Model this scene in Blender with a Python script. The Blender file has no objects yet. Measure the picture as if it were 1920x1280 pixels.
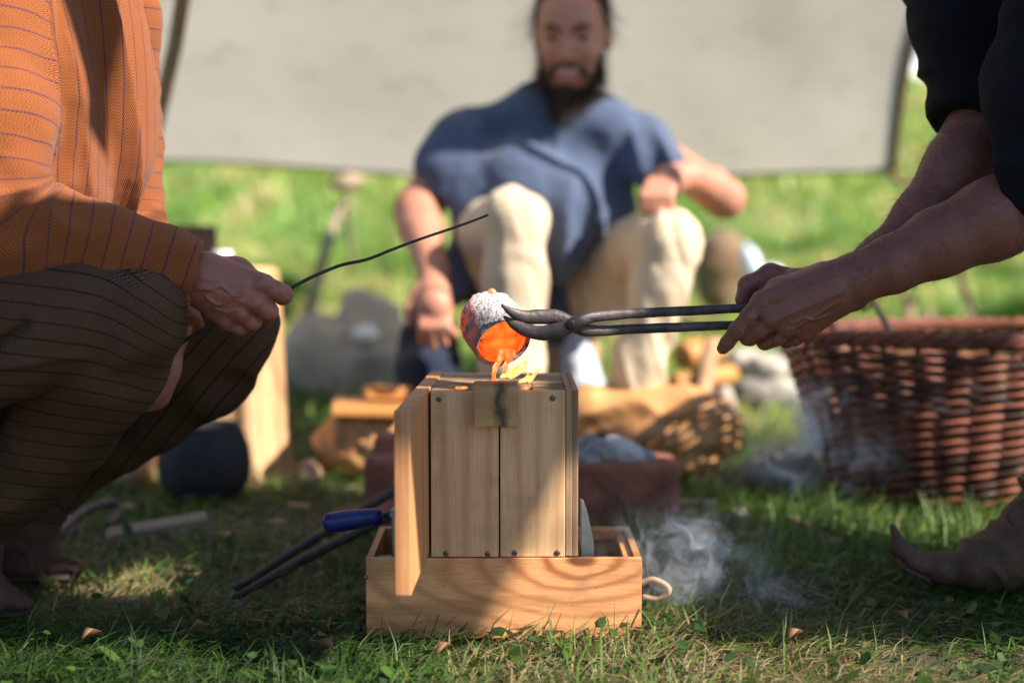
import bpy, bmesh, math, random
import numpy as np
from mathutils import Vector, Matrix, noise as mnoise
R = math.radians
# ---------------------------------------------------------------- camera
SC = bpy.context.scene
COL = SC.collection
FPX, CAM_H, TILT = 2667.0, 0.533, math.atan(220 / 2667.0)
cam_d = bpy.data.cameras.new('camera')
cam_d.sensor_width = 36.0
cam_d.lens = FPX / 1920 * 36.0
cam_d.clip_start, cam_d.clip_end = 0.05, 600
cam_d.dof.use_dof = True
cam_d.dof.focus_distance = 1.795
cam_d.dof.aperture_fstop = 1.65
cam = bpy.data.objects.new('camera', cam_d)
COL.objects.link(cam)
cam.location = (0, 0, CAM_H)
cam.rotation_euler = (R(90) - TILT, 0, 0)
SC.camera = cam
# ---------------------------------------------------------------- light
SUN = Vector((0.67, -0.36, 0.60)).normalized()
elev = math.asin(SUN.z)
world = bpy.data.worlds.new('World')
SC.world = world
world.use_nodes = True
wn = world.node_tree
sky = wn.nodes.new('ShaderNodeTexSky')
sky.sky_type = 'NISHITA'
sky.sun_disc = False
sky.dust_density = 0.3
sky.ozone_density = 2.5
sky.sun_elevation = elev
sky.sun_rotation = math.atan2(SUN.x, SUN.y)
wn.links.new(sky.outputs[0], wn.nodes['Background'].inputs[0])
wn.nodes['Background'].inputs[1].default_value = 0.075
sd = bpy.data.lights.new('sun', 'SUN')
sd.energy = 5.0
sd.angle = R(0.53)
sd.color = (1.0, 0.91, 0.79)
sun = bpy.data.objects.new('sun', sd)
COL.objects.link(sun)
sun.rotation_euler = SUN.to_track_quat('Z', 'Y').to_euler()
SC.view_settings.view_transform = 'Standard'
SC.view_settings.look = 'None'
SC.view_settings.exposure = 1.28
SC.view_settings.gamma = 1.0
SC.cycles.use_denoising = True
SC.cycles.max_bounces = 8
SC.cycles.transparent_max_bounces = 12
SC.cycles.volume_bounces = 1
SC.cycles.volume_step_rate = 1.0
SC.cycles.volume_max_steps = 128
SC.cycles.sample_clamp_indirect = 6.0

# ---------------------------------------------------------------- helpers
CT, ST = math.cos(TILT), math.sin(TILT)
def P(px, py, Y):
    """the place a thing stands at, read off the photograph at distance Y metres"""
    u, v = (px - 960) / FPX, (640 - py) / FPX
    dy, dz = CT + v * ST, -ST + v * CT
    t = Y / dy
    return Vector((t * u, Y, CAM_H + t * dz))
def vnoise(p, seed=0):
    """value noise for an (n,3) array, returns -1..1"""
    p = np.asarray(p, dtype=np.float64) + seed * 17.31
    i = np.floor(p).astype(np.int64)
    f = p - i
    f = f * f * (3 - 2 * f)
    def h(ix, iy, iz):
        n = (ix * 374761393 + iy * 668265263 + iz * 2147483647 + seed * 974634777) & 0x7fffffff
        n = ((n ^ (n >> 13)) * 1274126177) & 0x7fffffff
        n = (n ^ (n >> 16)) & 0xffff
        return n / 32767.5 - 1
    x, y, z = i[:, 0], i[:, 1], i[:, 2]
    r = 0
    for a in (0, 1):
        for b in (0, 1):
            for c in (0, 1):
                w = (f[:, 0] if a else 1 - f[:, 0]) * (f[:, 1] if b else 1 - f[:, 1]) * (f[:, 2] if c else 1 - f[:, 2])
                r = r + w * h(x + a, y + b, z + c)
    return r
def fbm(p, seed=0, o=3):
    p = np.asarray(p, float)
    r, a = 0, 0.55
    for k in range(o):
        r = r + a * vnoise(p * (2.03 ** k), seed + k)
        a *= 0.5
    return r
ORG = {}
def mesh_data(name, V, F, uv=None, smooth=True, col=None):
    V = np.asarray(V, dtype=np.float32).reshape(-1, 3)
    me = bpy.data.meshes.new(name)
    if isinstance(F, np.ndarray):
        nf, k = F.shape
        me.vertices.add(len(V)); me.vertices.foreach_set('co', V.ravel())
        me.loops.add(nf * k); me.loops.foreach_set('vertex_index', F.astype(np.int32).ravel())
        me.polygons.add(nf)
        me.polygons.foreach_set('loop_start', np.arange(0, nf * k, k, dtype=np.int32))
        me.polygons.foreach_set('loop_total', np.full(nf, k, dtype=np.int32))
        me.update(calc_edges=True)
    else:
        me.from_pydata(V.tolist(), [], F)
    if uv is not None:
        l = me.uv_layers.new(name='UVMap')
        l.data.foreach_set('uv', np.asarray(uv, dtype=np.float32).ravel())
    if col is not None:
        a = me.color_attributes.new('tint', 'FLOAT_COLOR', 'POINT')
        c = np.ones((len(V), 4), np.float32); c[:, :3] = col
        a.data.foreach_set('color', c.ravel())
    me.polygons.foreach_set('use_smooth', np.full(len(me.polygons), smooth))
    me.update()
    return me
def obj(name, V, F, mat, parent=None, origin=None, uv=None, smooth=True, col=None):
    """link one mesh given in world coordinates as ONE object, origin at its base centre"""
    V = np.asarray(V, float).reshape(-1, 3)
    if origin is None:
        origin = Vector(((V[:, 0].min() + V[:, 0].max()) / 2, (V[:, 1].min() + V[:, 1].max()) / 2, V[:, 2].min()))
    origin = Vector(origin)
    me = mesh_data(name, V - np.array(origin), F, uv, smooth, col)
    me.materials.append(mat)
    o = bpy.data.objects.new(name, me)
    COL.objects.link(o)
    place(o, origin, parent)
    return o
def place(o, origin, parent):
    ORG[o.name] = Vector(origin)
    if parent is not None:
        o.parent = parent
        o.location = Vector(origin) - ORG[parent.name]
    else:
        o.location = origin
def tag(o, label=None, cat=None, group=None, kind=None):
    for k, v in (('label', label), ('category', cat), ('group', group), ('kind', kind)):
        if v: o[k] = v
    return o
def thing(name, label, cat, loc, group=None):
    o = bpy.data.objects.new(name, None)
    o.empty_display_size = 0.05
    COL.objects.link(o)
    o.location = loc
    ORG[o.name] = Vector(loc)
    return tag(o, label, cat, group)
def bevel_box(size, bev=0.0015, seg=2):
    bm = bmesh.new()
    bmesh.ops.create_cube(bm, size=1)
    bmesh.ops.scale(bm, vec=size, verts=bm.verts)
    if bev: bmesh.ops.bevel(bm, geom=bm.edges[:], offset=bev, segments=seg, affect='EDGES', profile=0.6)
    return bm
def box(name, c, size, mat, parent=None, rot=(0, 0, 0), bev=0.0015, seg=2, jitter=0):
    bm = bevel_box(size, bev, seg)
    if jitter:
        for v in bm.verts:
            v.co += Vector(mnoise.noise_vector(v.co * 9 + Vector(c) * 7)) * jitter
    me = bpy.data.meshes.new(name); bm.to_mesh(me); bm.free()
    me.polygons.foreach_set('use_smooth', np.full(len(me.polygons), False))
    me.materials.append(mat)
    o = bpy.data.objects.new(name, me); COL.objects.link(o)
    o.rotation_euler = rot
    place(o, c, parent)
    return o
def catmull(pts, n):
    pts = [np.array(p, float) for p in pts]
    q = [2 * pts[0] - pts[1]] + pts + [2 * pts[-1] - pts[-2]]
    out = []
    for i in range(1, len(q) - 2):
        a, b, c, d = q[i - 1], q[i], q[i + 1], q[i + 2]
        for k in range(n):
            t = k / n
            out.append(0.5 * (2 * b + (c - a) * t + (2 * a - 5 * b + 4 * c - d) * t * t + (3 * b - a - 3 * c + d) * t ** 3))
    out.append(q[-2])
    return np.array(out)
def tube(path, rad, sides=8, cap=True, squash=None, ref=(0, -1, 0.001)):
    """V, F of a tube along path; rad a number or a list; squash = factor on the ref direction"""
    path = np.asarray(path, float); n = len(path)
    rad = np.full(n, rad) if np.isscalar(rad) else np.interp(np.linspace(0, 1, n), np.linspace(0, 1, len(rad)), rad)
    T = np.gradient(path, axis=0); T /= np.linalg.norm(T, axis=1)[:, None] + 1e-12
    ref = np.array(ref, float)
    A = ref - (T @ ref)[:, None] * T
    A /= np.linalg.norm(A, axis=1)[:, None] + 1e-12
    B = np.cross(T, A)
    V = []
    sq = 1.0 if squash is None else squash
    for k in range(sides):
        a = 2 * math.pi * k / sides
        V.append(path + (A * math.cos(a) * sq + B * math.sin(a)) * rad[:, None])
    V = np.stack(V, 1).reshape(-1, 3)
    F = []
    for i in range(n - 1):
        for k in range(sides):
            k2 = (k + 1) % sides
            F.append((i * sides + k, i * sides + k2, (i + 1) * sides + k2, (i + 1) * sides + k))
    if cap:
        F.append(tuple(range(sides))[::-1]); F.append(tuple((n - 1) * sides + k for k in range(sides)))
    return V, F
def join(parts):
    Vs, Fs, o = [], [], 0
    for V, F in parts:
        V = np.asarray(V); Vs.append(V)
        Fs += [tuple(i + o for i in f) for f in F]; o += len(V)
    return np.concatenate(Vs), Fs
def lathe(profile, c, sides=32, axis=(0, 0, 1), wob=0.0, seed=0):
    """profile = [(r, h)...] turned round axis through c"""
    z = Vector(axis).normalized()
    x = z.orthogonal().normalized(); y = z.cross(x)
    V = []
    for r, h in profile:
        for k in range(sides):
            a = 2 * math.pi * k / sides
            rr = r * (1 + wob * mnoise.noise(Vector((math.cos(a) * 2, math.sin(a) * 2, h * 30 + seed))))
            V.append(Vector(c) + z * h + x * rr * math.cos(a) + y * rr * math.sin(a))
    F = []
    for i in range(len(profile) - 1):
        for k in range(sides):
            k2 = (k + 1) % sides
            F.append((i * sides + k, i * sides + k2, (i + 1) * sides + k2, (i + 1) * sides + k))
    F.append(tuple(range(sides))[::-1]); F.append(tuple((len(profile) - 1) * sides + k for k in range(sides)))
    return np.array([tuple(v) for v in V]), F

class Sdf:
    """smooth union of tapered capsules and ellipsoids, meshed with surface nets"""
    def __init__(self, res): self.res, self.pr = res, []
    def cap(self, a, b, ra, rb=None, k=0.01, flat=None, sign=1):
        self.pr.append(('c', np.array(a, float), np.array(b, float), ra, ra if rb is None else rb, k, flat, sign)); return self
    def chain(self, pts, rad, k=0.01, flat=None):
        for i in range(len(pts) - 1): self.cap(pts[i], pts[i + 1], rad[i], rad[i + 1], k, flat)
        return self
    def ell(self, c, r, k=0.01, M=None, sign=1):
        self.pr.append(('e', np.array(c, float), np.array(r, float), None if M is None else np.array(M), 0, k, None, sign)); return self
    def box(self, c, half, r=0.01, k=0.005, M=None):
        self.pr.append(('b', np.array(c, float), np.array(half, float), None if M is None else np.array(M), r, k, None, 1)); return self
    def d1(self, p, X):
        if p[0] == 'b':
            q = X - p[1]
            if p[3] is not None: q = q @ p[3]
            q = np.abs(q) - (p[2] - p[4])
            return np.sqrt((np.maximum(q, 0) ** 2).sum(-1)) + np.minimum(q.max(-1), 0) - p[4]
        if p[0] == 'c':
            _, a, b, ra, rb, k, flat, s = p
            ab = b - a
            q = X - a
            t = np.clip((q @ ab) / (ab @ ab + 1e-12), 0, 1)
            q = q - t[..., None] * ab
            r = ra + (rb - ra) * t
            if flat is not None:
                n, f = np.array(flat[0], float), flat[1]
                n = n / np.linalg.norm(n)
                qn = q @ n
                q = q + (qn * (1 / f - 1))[..., None] * n
                return (np.sqrt((q * q).sum(-1)) - r) * min(1, f) ** 0.5
            return np.sqrt((q * q).sum(-1)) - r
        _, c, r, M, _, k, _, s = p
        q = X - c
        if M is not None: q = q @ M
        l = np.sqrt(((q / r) ** 2).sum(-1))
        g = np.sqrt(((q / r ** 2) ** 2).sum(-1)) + 1e-9
        return l * (l - 1) / g
    def bounds(self, p):
        if p[0] == 'c':
            m = max(p[3], p[4]) * (1 if p[6] is None else max(1, p[6][1]))
            return np.minimum(p[1], p[2]) - m, np.maximum(p[1], p[2]) + m
        m = p[2].max() if p[3] is not None else p[2]
        return p[1] - m, p[1] + m
    def grid(self):
        h = self.res
        bs = [self.bounds(p) for p in self.pr if p[7] > 0]
        lo = np.min([b[0] for b in bs], 0) - 4 * h - 0.004
        hi = np.max([b[1] for b in bs], 0) + 4 * h + 0.004
        n = np.ceil((hi - lo) / h).astype(int) + 1
        D = np.full(n, 0.5, np.float32)
        for p in self.pr:
            b0, b1 = self.bounds(p)
            m = p[5] + 3 * h
            i0 = np.clip(np.floor((b0 - m - lo) / h).astype(int), 0, n - 1)
            i1 = np.clip(np.ceil((b1 + m - lo) / h).astype(int) + 1, 1, n)
            if (i1 <= i0).any(): continue
            ax = [lo[j] + h * np.arange(i0[j], i1[j]) for j in range(3)]
            X = np.stack(np.meshgrid(*ax, indexing='ij'), -1)
            d = self.d1(p, X).astype(np.float32)
            sl = tuple(slice(i0[j], i1[j]) for j in range(3))
            c = D[sl]; k = max(p[5], 1e-6)
            if p[7] > 0:
                hh = np.maximum(k - np.abs(c - d), 0) / k
                D[sl] = np.minimum(c, d) - hh * hh * k / 4
            else:
                d = -d
                hh = np.maximum(k - np.abs(c - d), 0) / k
                D[sl] = np.maximum(c, d) + hh * hh * k / 4
        return D, lo
    def mesh(self, smooth=1, disp=None):
        D, lo = self.grid(); h = self.res
        S = D < 0
        n = np.array(D.shape) - 1
        c = np.zeros(n, np.uint8)
        for a in (0, 1):
            for b in (0, 1):
                for d in (0, 1):
                    c += S[a:a + n[0], b:b + n[1], d:d + n[2]]
        act = np.argwhere((c > 0) & (c < 8))
        idx = -np.ones(n, np.int64)
        idx[tuple(act.T)] = np.arange(len(act))
        pos = np.zeros((len(act), 3)); cnt = np.zeros(len(act))
        cor = [(a, b, d) for a in (0, 1) for b in (0, 1) for d in (0, 1)]
        for a in cor:
            for ax in range(3):
                if a[ax]: continue
                b = list(a); b[ax] = 1
                va = D[tuple((act + a).T)]; vb = D[tuple((act + b).T)]
                m = (va < 0) != (vb < 0)
                t = np.where(m, va / np.where(m, va - vb, 1), 0)
                q = np.tile(np.array(a, float), (len(act), 1)); q[:, ax] += t
                pos[m] += q[m]; cnt[m] += 1
        V = lo + (act + pos / cnt[:, None]) * h
        Fs = []
        for ax in range(3):
            u, w = (ax + 1) % 3, (ax + 2) % 3
            sl0 = [slice(1, n[j]) for j in range(3)]; sl0[ax] = slice(0, n[ax])
            sl1 = list(sl0); sl1[ax] = slice(1, n[ax] + 1)
            s0, s1 = S[tuple(sl0)], S[tuple(sl1)]
            e = np.argwhere(s0 != s1)
            off = np.array([1, 1, 1]); off[ax] = 0
            dirn = s0[tuple(e.T)]
            e = e + off
            def cell(du, dw):
                q = e.copy(); q[:, u] -= du; q[:, w] -= dw
                return idx[tuple(q.T)]
            q = np.stack([cell(1, 1), cell(0, 1), cell(0, 0), cell(1, 0)], 1)
            q[~dirn] = q[~dirn][:, ::-1]
            Fs.append(q)
        F = np.concatenate(Fs)
        F = F[(F >= 0).all(1)]
        for _ in range(smooth):
            A = np.zeros_like(V); w = np.zeros(len(V))
            for i in range(4):
                a, b = F[:, i], F[:, (i + 1) % 4]
                for j in range(3):
                    A[:, j] += np.bincount(a, V[b, j], len(V))
                w += np.bincount(a, minlength=len(V))
            V = 0.5 * V + 0.5 * A / np.maximum(w, 1)[:, None]
        self.V, self.F = V, F
        if disp is not None:
            N = normals(V, F)
            self.V = V = V + N * np.asarray(disp(V, N))[:, None]
        return V, F
def normals(V, F):
    a = V[F[:, 2]] - V[F[:, 0]]; b = V[F[:, 3]] - V[F[:, 1]]
    fn = np.cross(a, b)
    N = np.zeros_like(V)
    for i in range(4):
        for j in range(3): N[:, j] += np.bincount(F[:, i], fn[:, j], len(V))
    return N / (np.linalg.norm(N, axis=1)[:, None] + 1e-12)
def bone_uv(V, F, limbs, pick=None):
    """limbs = [(points, radii, swap, u offset)]; gives u (stripe axis) and v in metres per loop, and (axial, angle, limb) per vertex"""
    n = len(V)
    best = np.full(n, 1e9); ax = np.zeros(n); an = np.zeros(n); li = np.zeros(n, int); rr = np.zeros(n)
    for m, (pts, rad, swap, off) in enumerate(limbs):
        c4 = catmull([(*p, r) for p, r in zip(pts, rad)], 5); pts, rad = c4[:, :3], c4[:, 3]
        L, ds, axs, cs, sn = 0, [], [], [], []
        for i in range(len(pts) - 1):
            a, b = pts[i], pts[i + 1]
            ab = b - a; l = np.linalg.norm(ab)
            if l < 1e-6: continue
            q = V - a
            t0 = (q @ ab) / (ab @ ab)
            t = np.clip(t0, 0, 1)
            w = q - t[:, None] * ab
            d = np.linalg.norm(w, axis=1) - (rad[i] + (rad[i + 1] - rad[i]) * t)
            T = ab / l
            ref = np.array((0.0, -1.0, 0.0))
            A = ref - (ref @ T) * T; A /= np.linalg.norm(A) + 1e-9; B = np.cross(T, A)
            wc, ws = w @ A, w @ B; hy = np.hypot(wc, ws) + 1e-9
            te = np.clip(t0, -1.5, 2.5)
            ds.append(d); axs.append(L + te * l); cs.append(wc / hy); sn.append(ws / hy)
            L += l
        ds, axs, cs, sn = map(np.array, (ds, axs, cs, sn))
        dm = ds.min(0)
        W = np.exp(-(ds - dm) / 0.007)
        W /= W.sum(0)
        k = dm < best
        best[k] = dm[k]; ax[k] = (W * axs).sum(0)[k]
        an[k] = np.arctan2((W * sn).sum(0), (W * cs).sum(0))[k]; li[k] = m; rr[k] = np.mean(rad)
    sw = np.array([x[2] for x in limbs])[li]; off = np.array([x[3] for x in limbs])[li]
    Fv, Fa = ax[F], an[F]
    Fa = np.where(Fa - Fa[:, :1] > math.pi, Fa - 2 * math.pi, np.where(Fa - Fa[:, :1] < -math.pi, Fa + 2 * math.pi, Fa))
    ar = Fa * rr[F]
    s = sw[F]
    U = np.where(s, ar, Fv) + off[F]; W = np.where(s, Fv, ar)
    return np.stack([U, W], -1).reshape(-1, 2), ax, an, li
# ---------------------------------------------------------------- materials
class NT:
    def __init__(self, name):
        self.m = bpy.data.materials.new(name); self.m.use_nodes = True
        self.t = self.m.node_tree; self.N = self.t.nodes; self.L = self.t.links
        self.b = self.N['Principled BSDF']; self.out = self.N['Material Output']
    def n(self, ty, **kw):
        x = self.N.new('ShaderNode' + ty)
        for k, v in kw.items(): setattr(x, k, v)
        return x
    def put(self, sock, v):
        if isinstance(v, bpy.types.NodeSocket): self.L.new(v, sock)
        elif v is not None:
            if hasattr(sock.default_value, '__len__') and not hasattr(v, '__len__'): v = (v, v, v)
            if hasattr(sock.default_value, '__len__') and len(sock.default_value) == 4 and len(v) == 3: v = (*v, 1)
            sock.default_value = v
    def m_(self, op, a, b=None, c=None, clamp=False):
        x = self.n('Math', operation=op, use_clamp=clamp)
        self.put(x.inputs[0], a)
        if b is not None: self.put(x.inputs[1], b)
        if c is not None: self.put(x.inputs[2], c)
        return x.outputs[0]
    def co(self, kind='Object'): return self.n('TexCoord').outputs[kind]
    def map(self, v, scale=(1, 1, 1), loc=(0, 0, 0), rot=(0, 0, 0)):
        x = self.n('Mapping'); self.put(x.inputs[0], v)
        x.inputs['Scale'].default_value = scale; x.inputs['Location'].default_value = loc; x.inputs['Rotation'].default_value = rot
        return x.outputs[0]
    def noise(self, v, s, det=3, rough=0.55, dist=0):
        x = self.n('TexNoise'); self.put(x.inputs['Vector'], v)
        x.inputs['Scale'].default_value = s; x.inputs['Detail'].default_value = det
        x.inputs['Roughness'].default_value = rough; x.inputs['Distortion'].default_value = dist
        return x.outputs[0]
    def voro(self, v, s, feat='F1'):
        x = self.n('TexVoronoi', feature=feat); self.put(x.inputs['Vector'], v); x.inputs['Scale'].default_value = s
        return x.outputs['Distance']
    def ramp(self, f, *stops, ease='LINEAR'):
        x = self.n('ValToRGB'); self.put(x.inputs[0], f); x.color_ramp.interpolation = ease
        e = x.color_ramp.elements
        while len(e) < len(stops): e.new(0.5)
        for i, (p, c) in enumerate(stops):
            e[i].position = p
            e[i].color = (c, c, c, 1) if not hasattr(c, '__len__') else (*c, 1)
        return x.outputs[0]
    def mix(self, f, a, b, blend='MIX'):
        x = self.n('Mix', data_type='RGBA', blend_type=blend)
        self.put(x.inputs[0], f); self.put(x.inputs[6], a); self.put(x.inputs[7], b)
        return x.outputs[2]
    def sep(self, v):
        x = self.n('SeparateXYZ'); self.put(x.inputs[0], v); return x.outputs
    def comb(self, a, b, c):
        x = self.n('CombineXYZ')
        for i, v in enumerate((a, b, c)): self.put(x.inputs[i], v)
        return x.outputs[0]
    def add(self, a, b, scale=None):
        x = self.n('VectorMath', operation='ADD'); self.put(x.inputs[0], a); self.put(x.inputs[1], b); return x.outputs[0]
    def bump(self, h, dist=0.002, strength=0.6, prev=None):
        x = self.n('Bump'); x.inputs['Distance'].default_value = dist; x.inputs['Strength'].default_value = strength
        self.put(x.inputs['Height'], h)
        if prev is not None: self.L.new(prev, x.inputs['Normal'])
        return x.outputs[0]
    def fin(self, col, rough=0.6, nrm=None, **kw):
        self.put(self.b.inputs['Base Color'], col); self.put(self.b.inputs['Roughness'], rough)
        if nrm is not None: self.L.new(nrm, self.b.inputs['Normal'])
        for k, v in kw.items(): self.put(self.b.inputs[k.replace('_', ' ')], v)
        return self.m
    def rnd(self):
        return self.n('ObjectInfo').outputs['Random']

def wood(name, light, dark, along=2, freq=120, warp=5.0, rough=0.6, char=None, knots=True, contrast=1.0):
    t = NT(name)
    co = t.co()
    r = t.rnd()
    off = t.m_('MULTIPLY', r, 7.3)
    co = t.add(co, t.comb(off, off, off))
    sc = [1, 1, 1]; sc[along] = 0.07
    st = t.map(co, tuple(sc))
    n1 = t.noise(st, 14, 3, 0.5)
    s = t.sep(st)
    ac = t.m_('ADD', s[(along + 1) % 3], t.m_('MULTIPLY', s[(along + 2) % 3], 0.6))
    ph = t.m_('ADD', t.m_('MULTIPLY', ac, freq), t.m_('MULTIPLY', n1, warp * 6))
    w = t.m_('MULTIPLY_ADD', t.m_('SINE', ph), 0.5, 0.5)
    w = t.m_('POWER', w, 2.2)
    fine = t.noise(t.map(co, tuple(x * (1 if i != along else 0.5) for i, x in enumerate(sc))), 420, 2, 0.6)
    blot = t.noise(co, 11, 4, 0.6)
    mid = tuple((a + b) / 2 for a, b in zip(light, dark))
    c = t.mix(t.m_('MULTIPLY', w, 0.75 * contrast), light, dark)
    c = t.mix(t.ramp(fine, (0.35, 0.0), (0.75, 0.42)), c, tuple(x * 0.55 for x in dark))
    c = t.mix(t.ramp(blot, (0.4, 0.0), (0.72, 0.45)), c, tuple(x * 0.75 for x in mid))
    c = t.mix(t.ramp(t.noise(co, 6.5, 5, 0.7), (0.50, 0.0), (0.70, 0.5)), c, tuple(x * 0.42 for x in mid))
    c = t.mix(t.ramp(t.noise(co, 60, 4, 0.7), (0.66, 0.0), (0.74, 0.5)), c, (0.08, 0.045, 0.025))
    if knots:
        k = t.voro(t.map(co, tuple(1 if i != along else 0.45 for i in range(3))), 9)
        c = t.mix(t.ramp(k, (0.02, 0.85), (0.1, 0.0)), c, (0.10, 0.05, 0.025))
    if char is not None:
        c = char(t, c)
    h = t.m_('ADD', t.m_('MULTIPLY', fine, 0.6), t.m_('MULTIPLY', w, 0.4))
    return t.fin(c, t.ramp(blot, (0.3, rough), (0.7, rough + 0.15)), t.bump(h, 0.0006, 0.7))
def simple(name, c1, c2, scale=20, rough=0.7, bump=0.0, bscale=None, metallic=0.0, det=4, **kw):
    t = NT(name)
    co = t.co()
    n = t.noise(co, scale, det, 0.6)
    c = t.mix(t.ramp(n, (0.35, 0), (0.65, 1)), c1, c2)
    nr = t.bump(t.noise(co, bscale or scale * 3, 5, 0.6), bump, 0.8) if bump else None
    return t.fin(c, rough, nr, Metallic=metallic, **kw)
def skin(name, base, red, hairy=False, vein=0.0):
    t = NT(name)
    co = t.co()
    a = t.noise(co, 38, 4, 0.6)
    c = t.mix(t.ramp(a, (0.35, 0), (0.68, 1)), base, red)
    sp = t.noise(co, 160, 3, 0.6)
    c = t.mix(t.ramp(sp, (0.5, 0), (0.8, 0.35)), c, tuple(x * 0.55 for x in base))
    cr = t.voro(co, 520)
    w = t.noise(t.map(co, (0.5, 1, 1.4)), 210, 4, 0.7)
    nb = t.bump(t.m_('ADD', t.m_('MULTIPLY', cr, 0.4), w), 0.0009, 0.6)
    return t.fin(c, t.ramp(sp, (0.3, 0.42), (0.7, 0.6)), nb, Subsurface_Weight=0.12, Subsurface_Radius=(0.012, 0.004, 0.002), Subsurface_Scale=0.6)
def herringbone(name, ca, cb, stripe, W=0.0125, pitch=0.0040, every=2, sw=0.0014, fuzz=0.4, rough=0.9, sheen=0.1):
    t = NT(name)
    uv = t.co('UV')
    wob = t.noise(t.co(), 30, 3, 0.5)
    s = t.sep(uv)
    u = t.m_('ADD', s[0], t.m_('MULTIPLY_ADD', wob, 0.004, -0.002)); v = s[1]
    fr = t.m_('FRACT', t.m_('DIVIDE', u, W))
    tri = t.m_('ABSOLUTE', t.m_('SUBTRACT', fr, 0.5))
    p = t.m_('FRACT', t.m_('ADD', t.m_('DIVIDE', v, pitch), t.m_('MULTIPLY', tri, W * 1.5 / pitch)))
    y = t.ramp(p, (0.30, 0.0), (0.46, 1.0), (0.8, 1.0), (0.98, 0.0))
    nz = t.noise(t.map(uv, (1, 1, 1)), 900, 2, 0.7)
    c = t.mix(y, ca, cb)
    c = t.mix(t.m_('MULTIPLY', nz, fuzz), c, tuple(x * 0.5 for x in ca))
    c = t.mix(t.ramp(t.noise(t.co(), 9, 3, 0.6), (0.4, 0), (0.7, 0.3)), c, tuple(x * 0.7 for x in cb))
    d = t.m_('ABSOLUTE', t.m_('SUBTRACT', t.m_('FRACT', t.m_('DIVIDE', u, W * every)), 0.5))
    d = t.m_('MULTIPLY', d, W * every)
    brk = t.m_('MULTIPLY_ADD', nz, 0.5, 0.6)
    st = t.m_('MULTIPLY', t.ramp(t.m_('DIVIDE', d, sw), (0.45, 1.0), (0.75, 0.0)), brk, clamp=True)
    c = t.mix(st, c, stripe)
    hgt = t.m_('ADD', t.m_('MULTIPLY', y, 0.6), t.m_('MULTIPLY', nz, 0.6))
    b1 = t.bump(hgt, 0.0008, 0.7)
    return t.fin(c, rough, b1, Sheen_Weight=sheen, Sheen_Roughness=0.6, Specular_IOR_Level=0.15)
def cloth(name, c1, c2, thread=700, rough=0.9, bump=0.0006, sheen=0.15, mottled=12):
    t = NT(name)
    co = t.co()
    c = t.mix(t.ramp(t.noise(co, mottled, 4, 0.6), (0.35, 0), (0.65, 1)), c1, c2)
    n = t.noise(co, thread, 2, 0.6)
    c = t.mix(t.m_('MULTIPLY', n, 0.35), c, tuple(x * 0.4 for x in c1))
    big = t.noise(co, 14, 4, 0.6)
    b = t.bump(big, 0.01, 0.35)
    return t.fin(c, rough, t.bump(n, bump, 0.6, b), Sheen_Weight=sheen, Specular_IOR_Level=0.2)

def char_top(t, c):
    s = t.sep(t.co())
    n = t.noise(t.co(), 26, 5, 0.65)
    m = t.m_('MULTIPLY', t.ramp(n, (0.40, 0.0), (0.60, 1.0)), 0.95)
    m2 = t.m_('MULTIPLY', m, t.ramp(t.noise(t.map(t.co(), (0.3, 1, 1)), 9, 3), (0.35, 0.25), (0.6, 1.0)))
    return t.mix(m2, c, (0.018, 0.011, 0.008))
def char_block(t, c):
    co = t.co()
    s = t.sep(co)
    n = t.noise(co, 40, 4, 0.6)
    g = t.m_('ABSOLUTE', t.m_('SUBTRACT', t.m_('ADD', s[0], t.m_('MULTIPLY_ADD', n, 0.03, -0.015)), 0.006))
    m = t.ramp(t.m_('MULTIPLY', g, 40), (0.05, 0.9), (0.5, 0.0))
    c = t.mix(m, c, (0.03, 0.018, 0.012))
    top = t.ramp(t.m_('MULTIPLY', t.m_('SUBTRACT', 0.036, s[2]), 20), (0.06, 1.0), (0.3, 0.0))
    return t.mix(t.m_('MULTIPLY', top, 0.9), c, (0.015, 0.009, 0.007))
M = {}
M['mould'] = wood('mould_wood', (0.72, 0.45, 0.24), (0.54, 0.28, 0.12), 2, 210, 2.2, 0.55)
M['mould_top'] = wood('mould_top_wood', (0.46, 0.28, 0.15), (0.26, 0.13, 0.06), 0, 160, 2.5, 0.6, char_top)
M['mould_block'] = wood('block_wood', (0.50, 0.30, 0.13), (0.34, 0.18, 0.07), 0, 160, 2.0, 0.6, char_block, knots=False)
M['edge'] = wood('edge_wood', (0.40, 0.25, 0.14), (0.15, 0.085, 0.045), 2, 380, 2.0, 0.65, None, False)
M['door'] = wood('door_wood', (0.62, 0.30, 0.125), (0.40, 0.155, 0.06), 2, 90, 7.0, 0.5)
M['tray'] = wood('tray_wood', (0.58, 0.28, 0.115), (0.38, 0.16, 0.055), 1, 140, 3.0, 0.5)
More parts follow.
